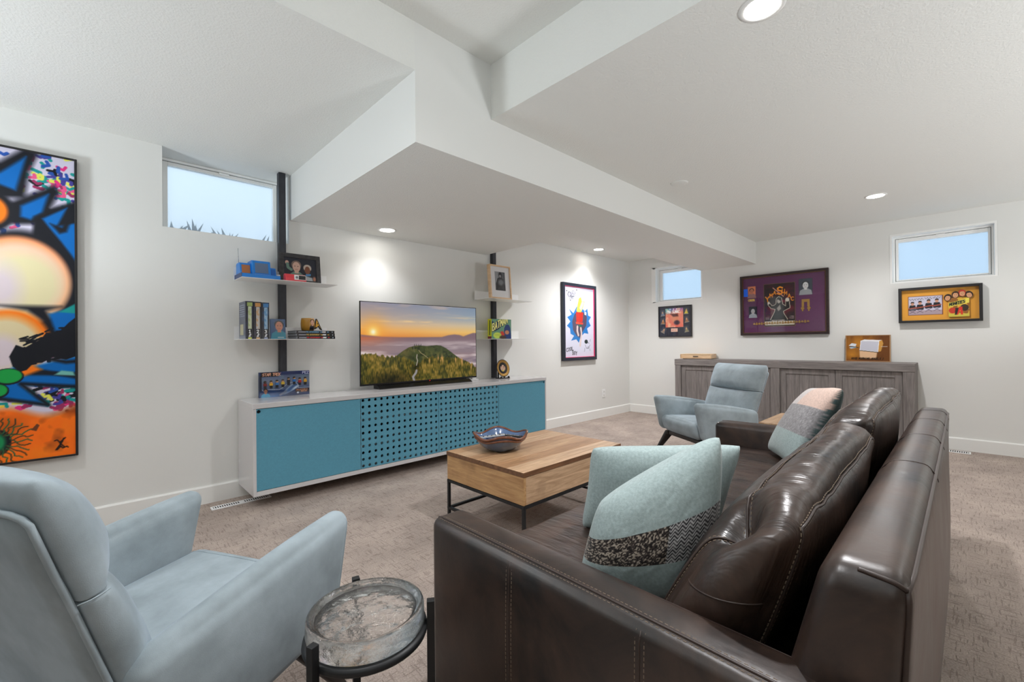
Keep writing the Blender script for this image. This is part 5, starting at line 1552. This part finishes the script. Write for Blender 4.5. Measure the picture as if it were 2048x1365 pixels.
# blue toy game console with three hoods
ZU, ZL = 1.643, 1.198
BLUEP = mat('bright blue plastic', (16, 122, 206), .35)
t = thing('toy_console', 'bright blue retro toy console with a grey screen and antenna on the upper left shelf', 'toy', (.91, 3.68, ZU))
box('base', (.790, 3.585, ZU), (1.045, 3.800, ZU + .030), BLUEP, t, .004)
box('end_plate', (.7875, 3.588, ZU + .001), (.790, 3.798, ZU + .034), mat('dark blue plastic', (30, 56, 108), .4), t)
def hood(x0, x1, z1, y0, col, fc, name, m):
    o = prism('hood', [(y0, ZU + .030), (3.79, ZU + .030), (3.79, z1 - .01), (3.775, z1), (y0 + .04, z1), (y0 + .022, z1 - .006)], 'x', x0, x1, BLUEP, t, .003, 2)
    sl = Vector((0, .022, z1 - .006 - ZU - .030)); n = Vector((0, -sl.z, sl.y)).normalized()
    a0, a1 = .14, .86
    p = Vector((0, y0, ZU + .030))
    mg = (x1 - x0) * .14
    q = [p + sl * a0 + n * .0012, p + sl * a1 + n * .0012]
    V = [(x0 + mg, q[0].y, q[0].z), (x1 - mg, q[0].y, q[0].z), (x1 - mg, q[1].y, q[1].z), (x0 + mg, q[1].y, q[1].z)]
    link(name, me_from(V, [(0, 1, 2, 3)]), m, sub(o))
hood(.796, .872, ZU + .122, 3.66, 0, 0, 'speaker_grille', mat('orange speaker cloth', (176, 110, 66), .8, bump=(300, .5, .002)))
hood(.868, .990, ZU + .142, 3.625, 0, 0, 'screen', mat('grey toy screen', (92, 110, 138), .2))
hood(.988, 1.032, ZU + .100, 3.64, 0, 0, 'keypad', mat('blue keypad', (20, 96, 176), .5))
box('lettering_strip', (.865, 3.592, ZU + .0305), (.985, 3.606, ZU + .0312), mat('red white strip', (214, 176, 190), .5, vary=(160, .6, (1, .2, 1), 1)), t)
tubes('antenna', [[(.803, 3.74, ZU + .12), (.800, 3.745, ZU + .232)]], .0016, mat('chrome', (190, 190, 195), .2, metal=1), t, 6)
t = thing('white_cup', 'small white cylinder on the upper left shelf against the post', 'cup', (1.066, 3.72, ZU))
lathe('body', [(0, 0), (.017, 0), (.018, .003), (.018, .060), (.015, .060), (.015, .006), (0, .006)], (1.066, 3.735, ZU), WHITEM, t, 24, cap=False)
# red pocket radio
t = thing('pocket_radio', 'small red radio with a white dial in front of the dark picture frame', 'radio', (1.155, 3.60, ZU))
REDP = mat('coral red plastic', (226, 66, 76), .35)
prism('body', [(3.580, ZU), (3.640, ZU), (3.640, ZU + .052), (3.625, ZU + .060), (3.600, ZU + .056), (3.580, ZU + .030)], 'x', 1.078, 1.230, REDP, t, .006, 3)
o = box('dial_plate', (1.140, 3.578, ZU + .012), (1.226, 3.586, ZU + .050), WHITEM, t, .002, rot=None)
box('dial', (1.172, 3.5765, ZU + .016), (1.222, 3.579, ZU + .046), SOFTBLK, sub(o))
lathe('knob', [(0, 0), (.009, 0), (.009, .003), (0, .003)], (1.157, 3.5765, ZU + .031), GREYP, o, 16).data.transform(Matrix.Translation((1.157, 3.5765, ZU + .031)) @ Matrix.Rotation(math.pi / 2, 4, 'X') @ Matrix.Translation((-1.157, -3.5765, -ZU - .031)))
# dark picture frame with two people
cv = Canvas(.250, .185, .0026, (26, 30, 44))
cv.person(.095, -.005, .165, (104, 134, 120), (206, 168, 150), (120, 100, 90), .36); cv.ell(.025, .142, .014, .016, (204, 160, 142)); cv.stroke([(.028, .13), (.032, .10), (.055, .085)], .022, (104, 134, 120))
cv.person(.180, .0, .135, (20, 22, 28), (120, 72, 50), (186, 172, 160), .34); cv.ell(.180, .112, .030, .026, (190, 176, 164), .006); cv.ell(.180, .095, .020, .028, (120, 72, 50))
cv.poly([(.08, .0), (.08, .03), (.15, .045), (.215, .03), (.22, 0)], (170, 176, 180), .01); cv.poly([(.165, .04), (.205, .045), (.205, .062), (.165, .058)], (76, 132, 180)); cv.ell(.232, .02, .012, .02, (180, 120, 96), .01)
picture('photo_frame', 'dark distressed photo frame with two people on the upper left shelf', 'picture', face_n(1.243, 3.735, ZU, 7), .318, .252, .022, .034, mat('distressed dark frame', (52, 50, 52), .5, vary=(45, .55, (1, 1, 1), 4)), cv, .006)

# thick numbered books
def bookbox(x0, x1, y0, y1, z0, z1, label, spine, num, group, cover=(40, 46, 66), tag_col=(206, 214, 96)):
    t = thing('book', label, 'book', ((x0 + x1) / 2, y0, z0), group=group)
    box('pages', (x0 + .003, y0 + .006, z0 + .003), (x1 - .003, y1, z1 - .003), PAPER, t)
    cm = mat('book cover %s' % num, cover, .4)
    boxes('cover', [((x0, y0 + .001, z0), (x0 + .003, y1 + .003, z1)), ((x1 - .003, y0 + .001, z0), (x1, y1 + .003, z1))], cm, t)
    c = Canvas(x1 - x0, z1 - z0, .0014, (28, 30, 40))
    W_, H_ = c.w, c.h
    c.put(np.clip((fbm(c.X * 60, c.Y * 26, int(num)) - .45) * 4, 0, 1) * .6, spine[1])
    c.rect(W_ * .33, H_ * .27, W_ * .78, H_ * .86, spine[0]); c.put(((c.X > W_ * .33) & (c.X < W_ * .78) & (c.Y > H_ * .27) & (c.Y < H_ * .86)) * np.clip((fbm(c.X * 120, c.Y * 50, 3) - .5) * 5, 0, 1) * .6, spine[2])
    c.rect(W_ * .2, H_ * .87, W_ * .9, H_ * .97, spine[2])
    c.rect(W_ * .28, H_ * .015, W_ * .82, H_ * .255, (20, 20, 24)); c.text(num, W_ * .42, H_ * .165, H_ * .075, (250, 250, 250), .005, .85); c.poly([(W_ * .36, H_ * .06), (W_ * .55, H_ * .15), (W_ * .76, H_ * .13), (W_ * .6, H_ * .07), (W_ * .74, H_ * .055)], (216, 216, 220)); c.rect(W_ * .32, H_ * .0, W_ * .78, H_ * .045, tag_col)
    c.obj('spine', (x0, y0, z0), (1, 0, 0), (0, 0, 1), GLOSSP, t)
    return t
G_ = 'numbered thick books on the lower left shelf'
b1 = bookbox(.817, .866, 3.615, 3.800, ZL, 1.474, 'thick black book with spine number 1 and cream green strip', [(196, 204, 176), (40, 50, 90), (150, 170, 96)], '1', G_, (72, 82, 108))
c = Canvas(.182, .276, .004, (74, 84, 110))
for i in range(6): c.stroke([(.02, .25 - i * .016), (.15, .25 - i * .016)], .005, (150, 158, 176))
c.rect(.03, .03, .12, .11, (196, 190, 150)); c.rect(.0, .0, .182, .024, (120, 128, 146)); c.rect(.01, .135, .17, .14, (40, 44, 60))
c.obj('cover_print', (.8165, 3.80, ZL), (0, -1, 0), (0, 0, 1), GLOSSP, b1)
bookbox(.868, .919, 3.612, 3.795, ZL, 1.472, 'thick black book with spine number 2 and tan strip', [(190, 186, 182), (60, 56, 80), (190, 134, 70)], '2', G_, tag_col=(214, 170, 120))
bookbox(.921, .971, 3.612, 3.795, ZL, 1.470, 'thick navy book with spine number 3 and blue strip', [(150, 182, 208), (36, 74, 120), (60, 120, 176)], '3', G_, tag_col=(150, 160, 190))
# portrait card
cv = Canvas(.104, .150, .0018, (18, 66, 112))
cv.put(fbm(cv.X * 40, cv.Y * 40, 2) * .5, (12, 44, 84)); cv.person(.060, -.004, .142, (22, 116, 138), (176, 112, 84), (18, 16, 22), .42)
cv.stroke([(.05, .012), (.09, .012)], .004, (190, 200, 196))
t = thing('picture_card', 'small blue portrait card leaning between the numbered books and the post', 'card', (1.022, 3.59, ZL))
M = face_n(1.026, 3.586, ZL, 6)
xf(box('card', (-.053, .0006, 0), (.053, .012, .152), mat('dark blue card', (20, 40, 72), .5), t, .001), M); xf(cv.obj('print', (-.052, 0, .001), (1, 0, 0), (0, 0, 1), GLOSSP, t), M)
# flat books
for i, (c_, nm) in enumerate((((196, 44, 52), 'red'), ((206, 170, 70), 'yellow'), ((110, 160, 196), 'blue'))):
    z0 = ZL + i * .0222; dx = (.006, .003, 0)[i]
    t = thing('book', 'black book lying flat with %s spine lettering, %s of the stack' % (nm, ('bottom', 'middle', 'top')[i]), 'book', (1.30, 3.60, z0), group='flat black books on the lower left shelf')
    box('pages', (1.158 + dx, 3.606, z0 + .003), (1.450 + dx, 3.80, z0 + .019), mat('grey page block', (176, 180, 186), .8, vary=(4, .15, (1, 1, 160), 2)), t)
    boxes('cover', [((1.155 + dx, 3.601, z0), (1.453 + dx, 3.803, z0 + .003)), ((1.155 + dx, 3.601, z0 + .019), (1.453 + dx, 3.803, z0 + .022))], mat('black book cover', (30, 32, 38), .4), t)
    c = Canvas(.298, .022, .0014, (24, 26, 32))
    c.rect(.0, .004, .004, .018, (150, 150, 160))
    c.stroke([(.02, .011), (.07, .011)], .008, (150, 150, 160)); c.text('THE ADVENTURES', .075, .0075, .0085, c_, .0025, .9, gap=.3); c.text('OF THE', .165, .0075, .008, c_, .0024, .9); c.text('CREW', .20, .0075, .0085, (240, 240, 240), .003, .9); c.text('ONE' if i else 'TWO', .238, .008, .007, c_, .0022, .8); c.ell(.280, .011, .004, .006, (150, 160, 170))
    c.obj('spine', (1.155 + dx, 3.6005, z0), (1, 0, 0), (0, 0, 1), GLOSSP, t)
# mug
ZK = ZL + .0667
t = thing('mug', 'golden mug with a printed face and an arrowhead handle on the flat books', 'mug', (1.277, 3.70, ZK))
MC = (1.277, 3.70)
mp_ = [(0, .0), (.038, .0), (.046, .006), (.052, .03), (.053, .055), (.050, .090), (.048, .102), (.045, .102), (.049, .06), (.046, .02), (0, .010)]
lathe('body', mp_, (MC[0], MC[1], ZK), mat('golden brown glaze', (178, 128, 44), .15, coat=.5), t, 40, cap=False)
c = Canvas(.062, .088, .0016, (178, 128, 44)); c.person(.031, 0, .086, (34, 34, 44), (214, 166, 140), (70, 46, 32), .30)
V = []
for y, x in zip(c.Y.ravel(), c.X.ravel()):
    zz = .006 + y; r = np.interp(zz, [.0, .006, .03, .055, .09, .102], [.038, .046, .052, .053, .050, .048]) + .0008
    a = -math.pi / 2 - .35 + (x - .031) / .053 + .75
    V.append((MC[0] + r * math.cos(a), MC[1] + r * math.sin(a), ZK + zz))
i = np.arange(c.ny * c.nx).reshape(c.ny, c.nx)
link('face_print', grid_mesh(np.array(V), np.stack([i[:-1, :-1], i[:-1, 1:], i[1:, 1:], i[1:, :-1]], -1).reshape(-1, 4), c.a.reshape(-1, 3)), GLOSSP, t, smooth=True)
ar = [(.048, .012), (.062, .100), (.070, .100), (.112, .006), (.098, .012), (.082, .040), (.066, .020)]
hd = prism('handle', [(MC[0] + a, ZK + b_) for a, b_ in ar], 'y', MC[1] - .012, MC[1] + .010, SOFTBLK, t, .002, 2)
ar2 = [(.056, .030), (.066, .092), (.100, .016), (.083, .048), (.067, .030)]
prism('emblem', [(MC[0] + a, ZK + b_) for a, b_ in ar2], 'y', MC[1] - .0135, MC[1] - .012, mat('golden yellow enamel', (240, 178, 56), .25), sub(hd))
st = []
for k in range(10):
    r = .0085 if k % 2 == 0 else .0035; an = math.pi / 2 + k * math.pi / 5
    st.append((MC[0] + .0735 + r * math.cos(an) * .7, ZK + .060 + r * math.sin(an)))
prism('star', st, 'y', MC[1] - .0142, MC[1] - .0134, SOFTBLK, hd)

# boxed figures on the cabinet
bx0, bx1, by0, by1, bz0, bz1 = .944, 1.316, 3.775, 3.813, CZ1, CZ1 + .196
t = thing('figure_box', 'navy collector box of eight small figures standing on the cabinet below the left shelves', 'box', ((bx0 + bx1) / 2, by0, bz0))
w_, h_ = bx1 - bx0, bz1 - bz0
box('carton', (bx0, by0 + .010, bz0), (bx1, by1, bz1), mat('navy carton', (40, 52, 84), .4), t, .001)
c = Canvas(w_, h_, .0017, (52, 68, 110))
c.put(np.clip(1.1 - np.abs(c.Y - .12) / .09, 0, 1) * .7, (150, 160, 178)); c.put(np.clip((fbm(c.X * 30, c.Y * 30, 5) - .5) * 3, 0, 1) * .5, (120, 150, 160)); c.rect(0, 0, .018, h_, (44, 50, 66))
c.rect(0, 0, w_, .050, (28, 50, 96)); c.put(np.clip((.05 - c.Y) / .05, 0, 1) * np.exp(-((c.X - .09) / .08) ** 2) * .9, (40, 116, 186))
c.rect(0, h_ - .026, w_, h_, (36, 52, 100)); c.rect(.012, h_ - .036, .138, h_ - .002, (24, 22, 28)); c.text('STAR TREK', .022, h_ - .029, .020, (240, 180, 150), .0042, .92, .12, gap=.22)
c.rect(.310, h_ - .030, w_, h_, (34, 46, 108)); c.text('PEZ', .318, h_ - .024, .018, (206, 214, 240), .004, 1.1)
c.ell(.245, .070, .085, .022, (150, 172, 196), .006, .62); c.ell(.248, .068, .074, .016, (72, 100, 148), .01, .62); c.ell(.262, .062, .03, .008, (206, 220, 232), .012, .62); c.stroke([(.19, .035), (.15, .012)], .016, (96, 112, 140), .006)
c.stroke([(.02, .062), (.034, .044), (.06, .062), (.14, .054), (.165, .066), (.21, .10), (.255, .108), (.285, .085), (.285, .058), (w_, .058)], .0024, (222, 228, 236))
c.person(.045, .0, .066, (40, 150, 196), (170, 120, 96), (36, 26, 26), .5)
c.rect(.262, .022, w_, .052, (44, 34, 40)); c.text("COLLECTOR'S", .268, .038, .010, (214, 150, 110), .0024, .92, gap=.3); c.text('SERIES', .305, .025, .010, (214, 150, 110), .0024, .92, gap=.3); c.ell(.282, .020, .008, .007, (196, 206, 222))
c.obj('print', (bx0, by0 + .0095, bz0), (1, 0, 0), (0, 0, 1), GLOSSP, t)
shirts = [(132, 40, 40), (226, 170, 40), (58, 122, 190), (220, 184, 60), (40, 40, 50), (36, 112, 190), (190, 36, 44), (226, 172, 46)]
for k in range(8):
    x = bx0 + .040 + k * .0425; zb = bz0 + .066 + .006 * k * .35
    if k in (4, 5): zb += .012
    bm = bmesh.new(); add_box(bm, (x - .010, by0 + .001, zb), (x + .010, by0 + .0085, zb + .022), .002)
    lg = link('figure', bm_me(bm), mat('black figure stem', (28, 26, 30), .4), t)
    box('shirt', (x - .0125, by0, zb + .022), (x + .0125, by0 + .009, zb + .042), mat('figure shirt %d' % k, shirts[k], .4), sub(lg), .003)
    lathe('face', [(0, .0), (.006, .001), (.0095, .006), (.0095, .014), (.006, .019), (0, .020)], (x, by0 + .0055, zb + .041), mat('figure skin' if k else 'figure dark skin', (216, 164, 120) if k else (96, 60, 46), .5), lg, 14, cap=False)
    lathe('hair', [(.0102, .012), (.0105, .016), (.007, .0225), (0, .024)], (x, by0 + .0062, zb + .040), mat('figure hair', (34, 26, 24), .5), lg, 14, cap=False)
box('window_film', (bx0 + .001, by0 - .0025, bz0 + .001), (bx1 - .001, by0 - .002, bz1 - .001), GLAZE, t)

# right shelves
cv = Canvas(.285, .345, .0032, (226, 226, 228))
cv.rect(.066, .078, .218, .290, (150, 152, 156)); cv.put(((cv.X > .066) & (cv.X < .218) & (cv.Y > .078) & (cv.Y < .29)) * np.clip((cv.X - .10) / .1, 0, 1) * .8, (66, 68, 72))
cv.poly([(.072, .078), (.076, .15), (.105, .215), (.13, .225), (.165, .225), (.195, .205), (.214, .14), (.214, .078)], (40, 40, 44)); cv.ell(.148, .252, .026, .034, (34, 34, 38)); cv.ell(.146, .240, .016, .016, (150, 148, 148), .004); cv.ell(.155, .17, .045, .035, (120, 122, 126), .03); cv.stroke([(.115, .10), (.15, .12), (.19, .10)], .02, (54, 54, 58), .006); cv.ell(.185, .125, .012, .03, (60, 60, 64), .01)
picture('photo_frame', 'light wood frame with a grey portrait on the upper right shelf', 'picture', face_n(3.302, 3.563, ZU, 4.5), .317, .378, .042, .016, PINE, cv, .012)
t = thing('comic_box', 'green boxed set with yellow comic lettering on the lower right shelf', 'box', (3.37, 3.65, ZL))
a0, a1, b0, b1 = 3.218, 3.520, 3.648, 3.712
box('carton', (a0, b0, ZL), (a1, b1, ZL + .224), mat('yellow carton', (214, 214, 50), .4), t, .001)
c = Canvas(a1 - a0, .224, .0030, (104, 150, 124))
c.put(np.clip((fbm(c.X * 14, c.Y * 14, 5) - .48) * 3, 0, 1) * .7, (150, 186, 120))
c.poly([(.0, .10), (.01, .205), (.05, .175), (.08, .205), (.10, .18), (.135, .215), (.175, .20), (.165, .16), (.12, .115), (.05, .085)], (34, 60, 96)); c.poly([(.185, .03), (.19, .12), (.21, .155), (.24, .168), (.27, .158), (.288, .125), (.302, .02), (.302, 0), (.2, 0)], (40, 62, 118)); c.ell(.235, .075, .034, .024, (196, 132, 96), .01); c.poly([(.13, .08), (.17, .09), (.20, .05), (.16, .02)], (206, 64, 48), .01); c.ell(.085, .04, .060, .034, (196, 214, 90), .01); c.ell(.17, .02, .05, .02, (70, 52, 46), .01)
c.text('BATMAN', .012, .088, .075, (34, 40, 40), .021, .58, .05, rise=.42, gap=.22); c.text('BATMAN', .012, .090, .075, (240, 238, 150), .012, .58, .05, rise=.42, gap=.22)
for k in range(5): c.stroke([(.05 + k * .016, .045), (.06 + k * .016, .045)], .004, (90, 130, 50))
c.obj('print', (a0, b0 - .0006, ZL), (1, 0, 0), (0, 0, 1), GLOSSP, t)
c = Canvas(b1 - b0, .224, .0035, (226, 224, 48)); c.stroke([(.03, .05), (.035, .20)], .018, (90, 110, 40), .01); c.rect(0, 0, .064, .03, (120, 50, 60))
c.obj('side_print', (a0 - .0006, b1, ZL), (0, -1, 0), (0, 0, 1), GLOSSP, t)
# plate on a stand
t = thing('display_plate', 'small round dark plate with gold rim on a black stand, right end of the cabinet', 'plate', (3.44, 3.69, CZ1))
M = Matrix.Translation((3.425, 3.69, CZ1 + .118)) @ Matrix.Rotation(math.radians(90 - 10), 4, 'X')
pl = lathe('plate', [(0, -.010), (.06, -.010), (.098, -.002), (.101, .002), (.097, .004), (.075, -.001), (0, -.004)], (0, 0, 0), mat('black plate', (30, 27, 26), .25), t, 48, cap=False); xf(pl, M)
o = lathe('gold_band', [(.066, -.0005), (.070, .001), (.090, .0045), (.094, .0045)], (0, 0, 0), GOLD, sub(pl), 48, cap=False); xf(o, M)
c = Canvas(.13, .13, .0026, (120, 126, 138)); c.person(.032, .0, .095, (48, 96, 170), (206, 166, 140), (60, 40, 30), .32); c.person(.068, .0, .11, (206, 176, 70), (206, 166, 140), (44, 32, 28), .30); c.person(.100, .0, .095, (60, 100, 176), (206, 166, 140), (70, 50, 40), .30)
s = c.obj('plate_print', (-.065, -.065, -.0025), (1, 0, 0), (0, 1, 0), GLOSSP, pl)
bm = bmesh.new(); bm.from_mesh(s.data); bmesh.ops.delete(bm, geom=[f for f in bm.faces if math.hypot(f.calc_center_median().x, f.calc_center_median().y) > .0655], context='FACES'); bm.to_mesh(s.data); bm.free(); xf(s, M)
boxes('stand', [((3.35, 3.655, CZ1), (3.50, 3.74, CZ1 + .010)), ((3.36, 3.650, CZ1 + .010), (3.375, 3.668, CZ1 + .026)), ((3.475, 3.650, CZ1 + .010), (3.49, 3.668, CZ1 + .026)), ((3.37, 3.715, CZ1 + .01), (3.385, 3.728, CZ1 + .11)), ((3.465, 3.715, CZ1 + .01), (3.48, 3.728, CZ1 + .11))], SOFTBLK, t, .002)
